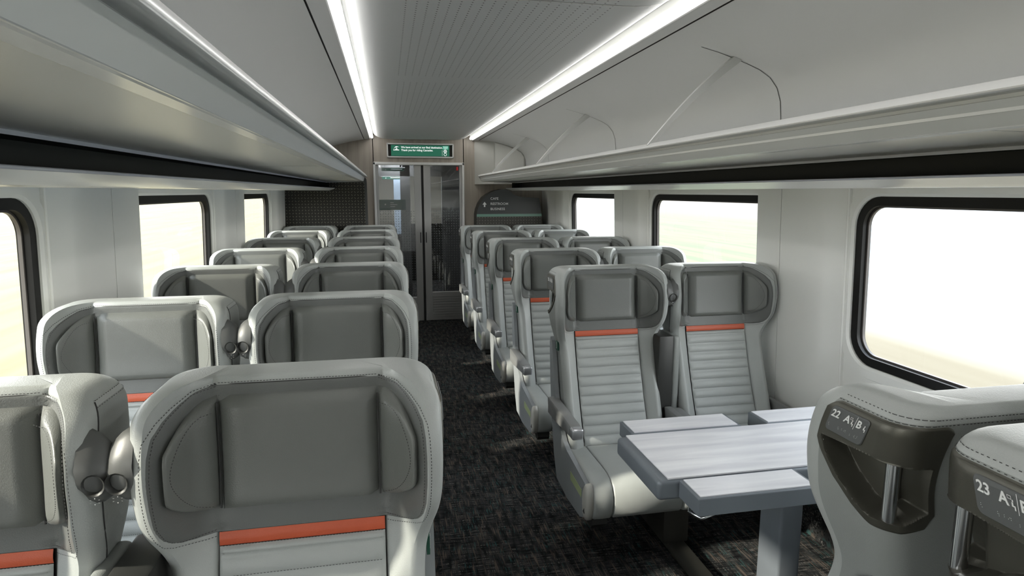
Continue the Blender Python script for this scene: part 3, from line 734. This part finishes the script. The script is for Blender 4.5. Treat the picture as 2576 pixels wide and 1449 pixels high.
def make_seat(kind, m, rear=False, labels=None):
    """kind 'aisle' or 'window'; m=+1: aisle on +x of the seat's own frame. seat faces -y."""
    root = empty('train_seat')
    X = lambda v: v*m
    # shell loft. aisle seats have the handle hollow in the rear aisle corner
    half = [section(z) for z in ZL]; nh = len(half[0])
    loops = []
    for z, h in zip(ZL, half):
        right = list(h)
        if kind == 'aisle':
            pass
        left = [(-x, y) for x, y in h]
        loop = [(X(x), y, z) for x, y in right]+[(X(x), y, z) for x, y in left[::-1][1:-1]]
        loops.append(loop)
    nl = len(loops[0]); cls = {'front': [], 'shell': [], 'panel': []}
    V = [p for l in loops for p in l]
    for a in range(len(ZL)-1):
        z = (ZL[a]+ZL[a+1])/2
        for i in range(nl):
            j = (i+1) % nl
            ii = i if i < nh-1 else nl-1-i
            x = (loops[a][i][0]+loops[a][j][0])/2
            if kind == 'aisle' and i < nh-1 and i >= 17 and 1.0 < z < 1.17:
                h0 = half[a]; yfr = yf_(z)-g_(z)+.045
                def alen(q):
                    t = h0[17][1]-yfr
                    for u in range(17, q): t += math.hypot(h0[u+1][0]-h0[u][0], h0[u+1][1]-h0[u][1])
                    return t
                am = (alen(i)+alen(i+1))/2; t_, b_ = op(am)
                if .007 < am < .257 and b_-.005 < z < t_+.005: continue
            cls[classify(x, z, ii)].append((a*nl+i, a*nl+j, (a+1)*nl+j, (a+1)*nl+i))
    # cap
    top = (len(ZL)-1)*nl
    for i in range(nh-1):
        k = nl-1-i if i else 0
    capf = []
    for i in range(0, nh//2):
        f0, f1, b0, b1 = i, i+1, nh-1-i, nh-2-i
        if f1 >= b1: break
        capf.append((top+f0, top+f1, top+b1, top+b0))
        mf0, mf1, mb0, mb1 = [(nl-q) % nl for q in (f0, f1, b0, b1)]
        capf.append((top+mf1, top+mf0, top+mb0, top+mb1))
    cls['front'] += capf
    bot = [tuple(range(nl))]
    cls['shell'] += bot
    def sub(fs):
        ids = sorted({i for f in fs for i in f}); mp = {a: b for b, a in enumerate(ids)}
        return [V[i] for i in ids], [tuple(mp[i] for i in f) for f in fs]
    for nm, c, mt in (('backrest', 'front', 'light'), ('back_shell', 'shell', 'shell')):
        v, f = sub(cls[c]); o = ob(nm, v, f, mt, root, smooth=True, auto=50)
    # dark lining of the head section: rows follow its stitched outline
    V2 = []; F2 = []; rows = [.932+.301*(1-math.cos(PI*t/40))/2 for t in range(41)]
    for q, z in enumerate(rows):
        xm = LXM(z)
        for t in range(-16, 17):
            x = xm*t/16; e_ = min(1, (16-abs(t))/1.0, q/1.0, (40-q)/1.0); V2.append((X(x), surf(x, z)+.001-(.0032+.0085*max(0, (abs(x)-.172)/.085)**1.5)*e_, z))
    for a in range(40):
        for i in range(32): F2.append((a*33+i, a*33+i+1, (a+1)*33+i+1, (a+1)*33+i))
    ob('headrest_lining', V2, F2, 'dark', root, smooth=True)
    # quilted centre panel
    z0, z1 = .405, .9035; V2 = []; F2 = []
    zs = []
    seams = [z1, z1-.016]+[z1-.016-.0438*k for k in range(1, 12)]
    seams = [q for q in seams if q > z0-.01]
    rows = []
    for k in range(len(seams)-1):
        for t in np.linspace(0, 1, 7)[:-1]: rows.append((seams[k]+(seams[k+1]-seams[k])*t, math.sin(PI*t)**.6*.0078 if 0 < t < 1 else 0))
    rows.append((seams[-1], 0))
    xs = [-.1655, -.163, -.158, -.145]+list(np.linspace(-.12, .12, 7))+[.145, .158, .163, .1655]
    for z, b in rows:
        for x in xs:
            ed = max(0, 1-max(0, (abs(x)-.145)/.0205)**2); V2.append((X(x), yf_(z)-.002-b*math.sqrt(ed), z))
    nx = len(xs)
    for a in range(len(rows)-1):
        for i in range(nx-1): F2.append((a*nx+i, a*nx+i+1, (a+1)*nx+i+1, (a+1)*nx+i))
    ob('quilted_panel', V2, F2, 'light', root, smooth=True)
    # orange stripe
    V2 = []; F2 = []
    for t in np.linspace(0, 1, 6):
        z = .905+.027*t; b = .002+.003*math.sin(PI*t)
        for x in (-.1655, -.155, -.08, 0, .08, .155, .1655): V2.append((X(x), yf_(z)-b, z))
    for a in range(5):
        for i in range(6): F2.append((a*7+i, a*7+i+1, (a+1)*7+i+1, (a+1)*7+i))
    ob('accent_stripe', V2, F2, 'orange', root, smooth=True)
    # head cushions
    def cushion(name, xa, xb, zt, zb, th, nu=12, nv=16, pe=8):
        V2 = []; F2 = []
        for i in range(nu+1):
            u = i/nu; x = xa+(xb-xa)*u
            for j in range(nv+1):
                v = j/nv; z = zb(u)+(zt(u)-zb(u))*v
                p = max(0, 1-abs(2*v-1)**pe)**.42*max(0, 1-abs(2*u-1)**pe)**.42
                V2.append((X(x), surf(x, z)-th*p-.001, z))
        for i in range(nu):
            for j in range(nv): F2.append((i*(nv+1)+j, i*(nv+1)+j+1, (i+1)*(nv+1)+j+1, (i+1)*(nv+1)+j))
        return ob(name, V2, F2, 'pad', root, smooth=True)
    cushion('headrest_pad', -.157, .157, lambda u: 1.212, lambda u: .978, .030, 14, 18, 16)
    for sgn in (-1, 1):
        zt = lambda u: 1.212-.010*u-.075*u**3.0
        zb = lambda u: .978+.012*u+.055*u**3.0
        cushion('headrest_wing', sgn*.160, sgn*.236, zt, zb, .040, 12, 16, 6)
    # stitching
    st = MB(); nrm = Vector((0, -1, 0))
    def on(x, z, d=.001): return (X(x), surf(x, z)-d, z)
    for sgn in (-1, 1):
        for off in (.006, -.007):
            path = [(.17, .930-off), (.186, .932-off)]+[(LXM(z)+off, z+(1-min(1, (z-.93)/.03))*(-off)*.6) for z in (.938, .944, .955, .972, 1.0, 1.03, 1.06, 1.1, 1.14, 1.17, 1.195, 1.212)]+[(.198, 1.228+off*.5), (.16, 1.234+off*.5)]
            dashes(st, [on(sgn*x, z, .0022+.010*max(0, (x-.172)/.085)**1.5*(off < 0)) for x, z in path], nrm, .0068, .0040, .0007)
        wp = []
        for t in np.linspace(0, 1, 20):
            a = math.radians(90-180*t); u = .80*max(0, math.cos(a))**.6
            zt_, zb_ = 1.212-.010*u-.075*u**3, .978+.012*u+.055*u**3
            zc, zh = (zt_+zb_)/2, (zt_-zb_)/2*.80
            x = .160+.076*u; z = zc+zh*math.sin(a)
            wp.append((X(sgn*x), surf(sgn*x, z)-.0405, z))
        dashes(st, wp, nrm, .0062, .0036, .0006)
    for k, z in enumerate(seams[1:]):
        dashes(st, [(X(x), yf_(z)-.0045, z+.0035) for x in (-.16, 0, .16)], nrm, .0065, .0040, .0006)
    dashes(st, [(X(x), yf_(.9)-.005, .9065) for x in (-.16, 0, .16)], nrm, .0062, .004, .0006)
    dashes(st, [(X(x), surf(abs(x), 1.237)-.001, 1.237) for x in (-.158, 0, .158)], nrm, .0062, .004, .0006)
    # double stitch along the top edge of the back
    for z in (1.2185, 1.229):
        L_ = [(p[0], p[1], z) for p in section(z)[NF+1:]]
        for sgn in (-1, 1):
            q = [Vector((X(sgn*x), y, zz)) for x, y, zz in L_]
            for a_, b_ in zip(q[:-1], q[1:]):
                d_ = (b_-a_)
                if d_.length > 1e-5:
                    nn_ = d_.cross(Vector((0, 0, 1))).normalized(); c_ = Vector((0, -.15, 0))
                    if nn_.dot((a_+b_)/2-c_) < 0: nn_ = -nn_
                    dashes(st, [a_, b_], nn_, .0075, .0045, .0007)
    st.build('stitching', 'thread', root)
    # dark seams
    sm_ = MB()
    for sgn in (-1, 1):
        sm_.tube([on(sgn*.1665, z, -.0035) for z in (.41, .5, .6, .7, .8, .9, .932, .98)], .0022, 5)
        sm_.tube([on(sgn*.158, z, .012) for z in (.985, 1.05, 1.12, 1.2)], .0020, 5)
        sm_.tube([on(sgn*.168, z, .0025) for z in (1.208, 1.22, 1.232)], .0016, 5)
        # shell/front join line on the outer side
        L = []
        for z in ZL[4:-6]:
            p = section(z)[NF+1]; L.append((X(sgn*(p[0]+.0004)), p[1], z))
        if not (kind == 'aisle' and sgn == 1): sm_.tube(L, .0016, 5)
    sm_.tube([on(x, 1.2335, .0012) for x in (-.165, -.08, 0, .08, .165)], .0012, 5)
    sm_.build('seam_piping', 'thread', root)
    # seat cushion
    prof_ = [(-.28, .405), (-.36, .408), (-.46, .412), (-.56, .414), (-.63, .411), (-.675, .400), (-.705, .378), (-.722, .345), (-.726, .305), (-.718, .262), (-.700, .236), (-.672, .225), (-.60, .228), (-.45, .235), (-.28, .24)]
    ctr = (-.50, .32)
    def cush(name, xa, xb, mat, ra=.012):
        xs = [xa, xa+ra*.3, xa+ra, (xa+xb)/2, xb-ra, xb-ra*.3, xb]; V2 = []; F2 = []
        for i, x in enumerate(xs):
            ins = {0: 1, 1: .45, 2: 0, 3: -.12, 4: 0, 5: .45, 6: 1}[i]*ra
            for (y, z) in prof_:
                d = Vector((ctr[0]-y, ctr[1]-z)); d.normalize(); V2.append((X(x), y+d.x*ins, z+d.y*ins))
        n = len(prof_)
        for a in range(6):
            for i in range(n): F2.append((a*n+i, a*n+(i+1) % n, (a+1)*n+(i+1) % n, (a+1)*n+i))
        F2 += [tuple(range(n)), tuple(range(6*n, 7*n))]
        return ob(name, V2, F2, mat, root, smooth=True, auto=50)
    cush('seat_cushion', -.158, .158, 'light', .006)
    for sgn in (-1, 1): cush('seat_bolster', *sorted((sgn*.159, sgn*.250)), 'light', .012)
    # arms and side panels
    def arm(xc, wid, y0, y1, z, cap=True, nm='armrest'):
        a = MB()
        poly = [(y1, z-.050), (y1+.01, z-.005), (y1-.02, z), (y0+.05, z-.008), (y0+.012, z-.016), (y0, z-.030), (y0+.006, z-.052), (y0+.05, z-.062), (y1-.1, z-.085), (y1, z-.085)]
        bm = bmesh.new(); n = len(poly)
        vs = [bm.verts.new((xc-wid/2, y, zz)) for y, zz in poly]; vs2 = [bm.verts.new((xc+wid/2, y, zz)) for y, zz in poly]
        bm.faces.new(vs); bm.faces.new(vs2[::-1])
        for i in range(n): bm.faces.new((vs[i], vs2[i], vs2[(i+1) % n], vs[(i+1) % n]))
        bmesh.ops.recalc_face_normals(bm, faces=bm.faces); bmesh.ops.bevel(bm, geom=bm.edges[:], offset=.006, segments=2, affect='EDGES', profile=.5, clamp_overlap=True)
        bm.verts.index_update(); a.add([v.co[:] for v in bm.verts], [[v.index for v in f.verts] for f in bm.faces]); bm.free()
        o = a.build(nm, 'arm', root, smooth=True, auto=40)
        if cap:
            c = MB().bbox(xc-wid/2-.0015, xc+wid/2+.0015, y0-.004, y0+.055, z-.062, z-.0115, .009, 3).build('armrest_cap', 'silver', o, smooth=True, auto=50)
            c['label'] = 'silver front cap of the armrest'
    if kind == 'aisle':
        if not (labels and labels[0] == '22'): arm(X(.278), .050, -.575, -.150, .605)
        sp_ = [(-.105, .50), (-.075, .70), (-.060, .86), (-.075, .895), (-.10, .88), (-.135, .76), (-.175, .62), (-.25, .50), (-.33, .435), (-.39, .415), (-.53, .40), (-.66, .385), (-.70, .35), (-.705, .29), (-.68, .235), (-.60, .20), (-.40, .185), (-.22, .20), (-.165, .30)]
        p_ = MB(); p_.prism(sp_, *sorted((X(.2505), X(.272))), 'x'); p_.build('side_panel', 'seatplastic', root)
        q = MB(); q.prism([(y, z) for y, z in ((-.455, .345), (-.62, .335), (-.62, .300), (-.455, .305))], *sorted((X(.272), X(.2735))), 'x'); o = q.build('glow_strip', 'glow', root); o['label'] = 'pale green glow strip'
        c = MB(); cpoly = [(-.680+.038*math.cos(2*PI*q/20)-.004*math.sin(2*PI*q/20), .308+.085*math.sin(2*PI*q/20)) for q in range(20)]
        for d0, sc_ in ((.249, 1), (.268, 1), (.275, .93), (.279, .78), (.281, .5)):
            c.V += [(X(d0), -.680+(y_+.680)*sc_, .308+(z_-.308)*sc_) for y_, z_ in cpoly]
        for a_ in range(4): c.F += [(a_*20+q, a_*20+(q+1) % 20, a_*20+20+(q+1) % 20, a_*20+20+q) for q in range(20)]
        c.F += [tuple(range(20)), tuple(range(80, 100))]
        c.build('end_cap', 'endcap', root, smooth=True)
        MB().prism([(-.672, .265), (-.690, .262), (-.688, .285)], *sorted((X(.277), X(.2825))), 'x').build('recline_slot', 'seamdark', root)
        ft = MB(); ft.prism([(-.62, .228), (-.67, .228), (-.675, .195), (-.66, .175), (-.62, .175), (-.60, .20)], *sorted((X(.17), X(.24))), 'x'); ft.build('footrest_bracket', 'console', root)
        # pedestal shared with the neighbouring seat
        pd = MB(); pd.bbox(*sorted((X(-.245), X(-.12))), -.62, -.34, .03, .235, .008); pd.bbox(*sorted((X(-.225), X(-.145))), -.95, -.1, 0, .035, .004); pd.bbox(*sorted((X(-.24), X(.2))), -.54, -.34, .18, .228, .006)
        pd.build('pedestal', 'ped', root, smooth=True, auto=40)
        arm(X(-.283), .036, -.60, -.285, .560, cap=False)
    else:
        arm(X(-.268), .028, -.60, -.19, .560, cap=False)
        arm(X(.282), .042, -.60, -.310, .560, cap=False)
        dv = MB(); dv.bbox(*sorted((X(.290), X(.368))), -.272, -.085, .30, .915, .008)
        dv.build('raised_centre_arm', 'console', root, smooth=True, auto=40)
        dv = MB(); dv.bbox(*sorted((X(.250), X(.289))), -.265, -.09, .30, .910, .016, 4); dv.build('divider_edge', 'shell', root, smooth=True, auto=40)
        fo = MB(); fo.bbox(*sorted((X(-.05), X(.2))), -.54, -.34, .18, .23, .006); fo.build('seat_frame', 'ped', root)
    # reading lamp on the side next to the neighbour
    ls_ = -1 if kind == 'aisle' else 1
    wy = .282
    V2 = []; F2 = []; na = 14
    rings = []
    zc = 1.135; yc = -.212
    for t, sc in ((0, 1.0), (.25, .98), (.5, .90), (.75, .72), (.92, .45), (1.0, .12)):
        ring = []
        for k in range(na):
            a = 2*PI*k/na; ry =   .050*math.cos(a); rz = .066*math.sin(a)
            # leaf: pointed top, blunt bottom
            if rz > 0: ry *= (1-.55*(rz/.066)**1.3)
            else: rz *= 1.22
            ring.append((X(ls_*(wy-.012+.058*t)), yc+ry*sc-.006*t, zc+rz*sc*(.98)-.016*t))
        rings.append(ring)
    for r_ in rings: V2 += r_
    for a in range(len(rings)-1):
        for k in range(na): F2.append((a*na+k, a*na+(k+1) % na, (a+1)*na+(k+1) % na, (a+1)*na+k))
    F2.append(tuple((len(rings)-1)*na+k for k in range(na)))
    lampo = ob('reading_lamp', V2, F2, 'plastic', root, smooth=True, auto=60)
    # lens facing forward and down
    cx_, cy_, cz_ = ls_*(wy+.016), yc-.046, zc-.030
    lens = MB()
    for r0, r1, y0_, y1_ in ((.019, .016, 0, .002), (.016, .012, .002, .018), (.012, .001, .018, .020)):
        A = [(X(cx_)+r0*math.cos(2*PI*k/16), cy_+y0_, cz_+r0*1.1*math.sin(2*PI*k/16)) for k in range(16)]
        B = [(X(cx_)+r1*math.cos(2*PI*k/16), cy_+y1_, cz_+r1*1.1*math.sin(2*PI*k/16)) for k in range(16)]
        lens.add(A+B, [(k, (k+1) % 16, 16+(k+1) % 16, 16+k) for k in range(16)])
    lens.xf(lambda x, y, z: (x, y-.004, z)).build('lamp_lens', 'console', lampo, smooth=True, auto=50)
    tb = MB(); arcs = []
    for k in range(6):
        a = 2*PI*k/6+.5; tb.add([(X(cx_)+.007*math.cos(a)-.0012, cy_-.002, cz_-.030+.005*math.sin(a)), (X(cx_)+.007*math.cos(a)+.0012, cy_-.002, cz_-.030+.005*math.sin(a)), (X(cx_)+.010*math.cos(a), cy_-.002, cz_-.030+.007*math.sin(a))], [(0, 1, 2)])
    tb.build('touch_symbol', 'ink', lampo)
    # small green fabric tag on the outer side
    if True:
      if not (labels and labels[0] in ('22', '23')):
          ts = 1
          p = section(.865)[NF+1]
          tg = MB().box(*sorted((X(ts*(p[0]+.001)), X(ts*(p[0]+.008)))), p[1]-.010, p[1]+.030, .842, .884).build('fabric_tag', 'tag', root)
          tg['label'] = 'small dark green fabric tag'
          tm = MB(); addtxt(tm, 'Cascades', (X(ts*(p[0]+.0088)), p[1]+.008, .847), .0095, (0, 0, 1), (0, -1 if m > 0 else 1, 0)); tm.build('tag_lettering', 'ink', tg)
    # handle bezel on aisle seats
    if kind == 'aisle':
        def path(a, z, out=0.):
            """a: metres along side from front, round the rear corner"""
            w = w_(z)-rnd(z, .055); yb = yb_(z); rc = .055; yfr = yf_(z)-g_(z)+.045
            Ls = (yb-rc)-yfr
            if a < Ls: return (w+out, yfr+a), (1, 0)
            a2 = a-Ls; La = rc*PI/2
            if a2 < La:
                t = a2/rc; return (w-rc+(rc+out)*math.cos(t), yb-rc+(rc+out)*math.sin(t)), (math.cos(t), math.sin(t))
            return (w-rc-(a2-La), yb+out), (0, 1)
        TL = .268
        def amax(z): return TL
        def zr(a, k):     # outline of the whole bezel (top, bottom) as function of a
            top = 1.2165-.022*(1-min(1, a/.03))**2-.014*max(0, (a-.235)/.033)**2
            bot = float(np.interp(a, [0, .016, .056, .104, .144, .192, .240, TL], [1.128, 1.101, 1.059, 1.026, 1.008, 1.004, 1.010, 1.040])); return top, bot
        V2 = []; F2 = []; na, nz_ = 170, 120
        for i in range(na+1):
            a = TL*i/na; tp, bt = zr(a, 0)
            for j in range(nz_+1):
                z = bt+(tp-bt)*j/nz_
                t_, b_ = op(a); d = .0045
                ed = min(a, TL-a, tp-z, z-bt)/.004; d = .0045*min(1, max(0, ed))-.001
                inside = min((t_-z), (z-b_), (a-.013), (.252-a))
                if inside > 0: d = .0045-.050*(lambda q: q*q*(3-2*q))(min(1, inside/.013))
                (x, y), nn = path(a, z, d); V2.append((X(x), y, z))
        for i in range(na):
            for j in range(nz_): F2.append((i*(nz_+1)+j, i*(nz_+1)+j+1, (i+1)*(nz_+1)+j+1, (i+1)*(nz_+1)+j))
        bz = ob('handle_bezel', V2, F2, 'bezel', root, smooth=True, auto=50)
        (x, y), nn = path(.186, 1.09, -.016)
        o = MB().tube([(X(x), y, 1.022), (X(x), y, 1.148)], .0125, 20).build('grab_pole', 'chrome', bz, smooth=True, auto=60); o['label'] = 'vertical chrome grab pole'
        # plate with text
        V2 = []; F2 = []
        pa = rrect(.020, .118, 1.150, 1.205, .010, 5)
        def PP(a, z, out):
            (x, y), nn = path(a, z, out); return (X(x), y, z)
        V2 = [PP(a, z, .0048) for a, z in pa]+[PP(a+(.069-a)*.03, z+(1.1775-z)*.05, .0062) for a, z in pa]; n = len(pa)
        F2 = [(k, (k+1) % n, n+(k+1) % n, n+k) for k in range(n)]+[tuple(range(n, 2*n))]
        pt = ob('label_plate', V2, F2, 'plate', bz)
        if labels:
            tm = MB()
            # reading direction: left to right as seen from the aisle
            flip = (m > 0)   # seen from +x side looking to -x: left is -y ... handled below
            num, la_, lb_ = labels
            # for an aisle on +x, viewer looks along -x, his right hand is +y ; on -x his right is -y
            # local a runs from front (-y) to rear (+y)
            def pos(t): return (.024+t) if m > 0 else (.114-t)
            def word(s, t, size, z):
                Vt, Ft = text_mesh(s, size, .0005, 'LEFT', .0004)
                tm.add([PP(pos(t+v[0]), z+v[1], .0066+v[2]) for v in Vt], Ft)
            word(num, .002, .0215, 1.183); word(la_, .036, .0215, 1.183)
            if lb_: word(lb_, .0675, .0215, 1.183)
            def quad(t0, t1, z0, z1): tm.add([PP(pos(t0), z0, .0068), PP(pos(t1), z0, .0068), PP(pos(t1), z1, .0068), PP(pos(t0), z1, .0068)], [(0, 1, 2, 3)])
            quad(.0635, .0645, 1.176, 1.203)
            # seated figure icons
            for t0 in ((.054, .0845) if lb_ else (.054,)):
                quad(t0+.002, t0+.004, 1.190, 1.193); quad(t0+.001, t0+.0035, 1.184, 1.1895); quad(t0+.0035, t0+.0065, 1.184, 1.186); quad(t0+.0045, t0+.0065, 1.180, 1.184)
            for (u0, u1, v0, v1) in ((.0495, .0555, 1.1965, 1.1972), (.0495, .0555, 1.1925, 1.1932), (.0495, .0501, 1.1925, 1.1972), (.055, .0556, 1.1925, 1.1972)): quad(u0, u1, v0, v1)
            random.seed(3)
            for c0 in (.004, .030, .038, .044, .048, .062, .072, .078, .084):
                for r_ in range(3):
                    for c_ in range(2):
                        if random.random() < .5: quad(c0+c_*.0018, c0+c_*.0018+.0008, 1.166-r_*.0025, 1.1668-r_*.0025)
            tm.build('seat_number', 'ink', pt)
    return root
def kids(o): return list(o.children)
def copy_tree(o, parent=None):
    c = o.copy(); COL.objects.link(c); c.parent = parent
    for ch in kids(o): copy_tree(ch, c)
    return c
def seat_at(proto, x, y, face=0, first=[set()]):
    if proto.name in first[0]: o = copy_tree(proto)
    else: o = proto; first[0].add(proto.name)
    o.location = (x, y, 0); o.rotation_euler = (0, 0, face); return o

SC = .93
YL = [SC*v for v in (1.519, 2.591, 3.663, 4.723, 5.768, 6.803, 7.736)]
YR = [SC*v for v in (3.266, 4.325, 5.38, 6.43, 7.467)]
pa_l = make_seat('aisle', 1); pw_l = make_seat('window', 1)
ordn = ['nearest', 'second', 'third', 'fourth', 'fifth', 'sixth', 'farthest']
GL = 'grey leather seats in the left bank'; GR = 'grey leather seats in the right bank facing the camera'
for i, y in enumerate(YL):
    o = seat_at(pa_l, -.190, y)
    tag(o, ['grey leather seat with charcoal wing headrest filling the lower left foreground, beside the aisle',
            'grey wing-headrest seat by the left aisle, second row from the camera',
            'grey wing-headrest seat by the left aisle, third row from the camera',
            'grey wing-headrest seat by the left aisle, fourth row from the camera',
            'grey wing-headrest seat by the left aisle, fifth row from the camera',
            'grey wing-headrest seat by the left aisle, second last row before the end wall',
            'grey wing-headrest seat by the left aisle, last row before the glass doors'][i], 'seat', GL)
    o = seat_at(pw_l, -.823, y)
    tag(o, ['grey leather window seat cut off by the bottom left corner of the view',
            'sunlit grey window seat in the second left row beside the nearest left window',
            'grey window seat with a diagonal sun shadow, third left row from the camera',
            'grey left window seat, fourth row from the camera',
            'grey left window seat, fifth row from the camera',
            'grey left window seat, second last row before the dash-patterned partition',
            'grey left window seat, last row against the dash-patterned partition'][i], 'seat', GL)
pw_r = make_seat('window', -1)
for i, y in enumerate(YR):
    o = seat_at(make_seat('aisle', -1, labels=(str(21-i), 'A', 'B')), 1.067, y)
    tag(o, ['grey aisle seat with orange stripe directly behind the table, nearest of the right bank',
            'grey aisle seat of the right bank, second row behind the table',
            'grey aisle seat of the right bank, third row behind the table',
            'grey aisle seat of the right bank, fourth row behind the table',
            'grey aisle seat of the right bank, last row next to the glass doors'][i], 'seat', GR)
    o = seat_at(pw_r, 1.665, y)
    tag(o, ['grey window seat with orange stripe behind the table, next to the right wall pillar',
            'grey right window seat, second row behind the table',
            'grey right window seat, third row behind the table',
            'grey right window seat, fourth row behind the table',
            'grey right window seat, last row in front of the lettered partition'][i], 'seat', GR)
# seats at the near side of the table, turned away from the camera, and the pair standing back to back with them
s22 = seat_at(make_seat('aisle', 1, labels=('22', 'A', 'B')), 1.142, .850, PI)
tag(s22, 'grey seat turned away from the camera, shoulder plate reading 22 A B', 'seat')
s22b = seat_at(make_seat('window', 1), 1.732, .850, PI)
tag(s22b, 'grey window seat turned away from the camera beside the seat marked 22', 'seat')
s23 = seat_at(make_seat('aisle', -1, labels=('23', 'A', 'B')), 1.138, .795)
tag(s23, 'grey seat at the right edge of the view, shoulder plate reading 23 A', 'seat')
bpy.data.objects.remove  # noqa

# ------------------------------------------------------------------ table
TZ = .72
tb = empty('table', (1.35, 1.9, 0)); ox, oy = 1.35, 1.9
x0, x1 = .850, 1.885; y0, y1 = 1.706, 2.075
def rrprism(mb, a0, a1, b0, b1, r, z0, z1):
    P = rrect(a0, a1, b0, b1, r, 5); mb.prism(P, z0, z1, 'z')
MB().bbox(x0-.035-ox, x1-ox, y0+.0-oy, y1-oy, TZ-.075, TZ-.004, .016, 4).build('table_frame', 'tablegrey', tb, smooth=True, auto=40)
MB().box(x0-ox, x1-ox, y0+.006-oy, y1-.006-oy, TZ-.005, TZ).build('table_top', 'tabletop', tb)
def leaf(xa, xb, ya, yb):
    MB().bbox(xa-ox, xb-ox, ya-oy, yb-oy, TZ-.060, TZ-.004, .003, 2).build('leaf_frame', 'tablegrey', tb)
    MB().box(xa+.012-ox, xb-.012-ox, ya+.012-oy, yb-.004-oy, TZ-.005, TZ-.001).build('leaf_top', 'tabletop', tb)
leaf(.882, 1.290, 1.572, 1.700); leaf(1.43, 1.84, 1.572, 1.700)
leaf(.882, 1.335, 2.081, 2.215); leaf(1.445, 1.875, 2.081, 2.215)
MB().tube([(.93-ox, 1.70-oy, TZ-.085), (.90-ox, 1.66-oy, TZ-.092), (.915-ox, 1.61-oy, TZ-.088), (.95-ox, 1.60-oy, TZ-.07)], .006, 8).build('release_lever', 'chrome', tb, smooth=True)
leg = MB().bbox(1.345-ox, 1.435-ox, 1.82-oy, 1.95-oy, 0.01, TZ-.07, .012, 3).build('leg', 'tablegrey', tb, smooth=True, auto=40)
MB().bbox(1.30-ox, 1.48-ox, 1.74-oy, 2.03-oy, 0, .015, .004).build('foot_plate', 'ped', tb)
tag(tb, 'pale wood-grain fold-out table with grey edges between the facing seats', 'table')

# ------------------------------------------------------------------ outside
g_ = ob('ground', [(-600, -400, -1.0), (-1.6, -400, -1.0), (-1.6, 900, -1.0), (-600, 900, -1.0)], [(0, 1, 2, 3)], 'fieldL'); tag(g_, 'pale straw field passing outside the left windows', 'field', kind='structure')
g_ = ob('ground', [(-1.6, -400, -1.0), (900, -400, -1.0), (900, 900, -1.0), (-1.6, 900, -1.0)], [(0, 1, 2, 3)], 'fieldR'); tag(g_, 'bright green and tan land outside the right windows', 'field', kind='structure')
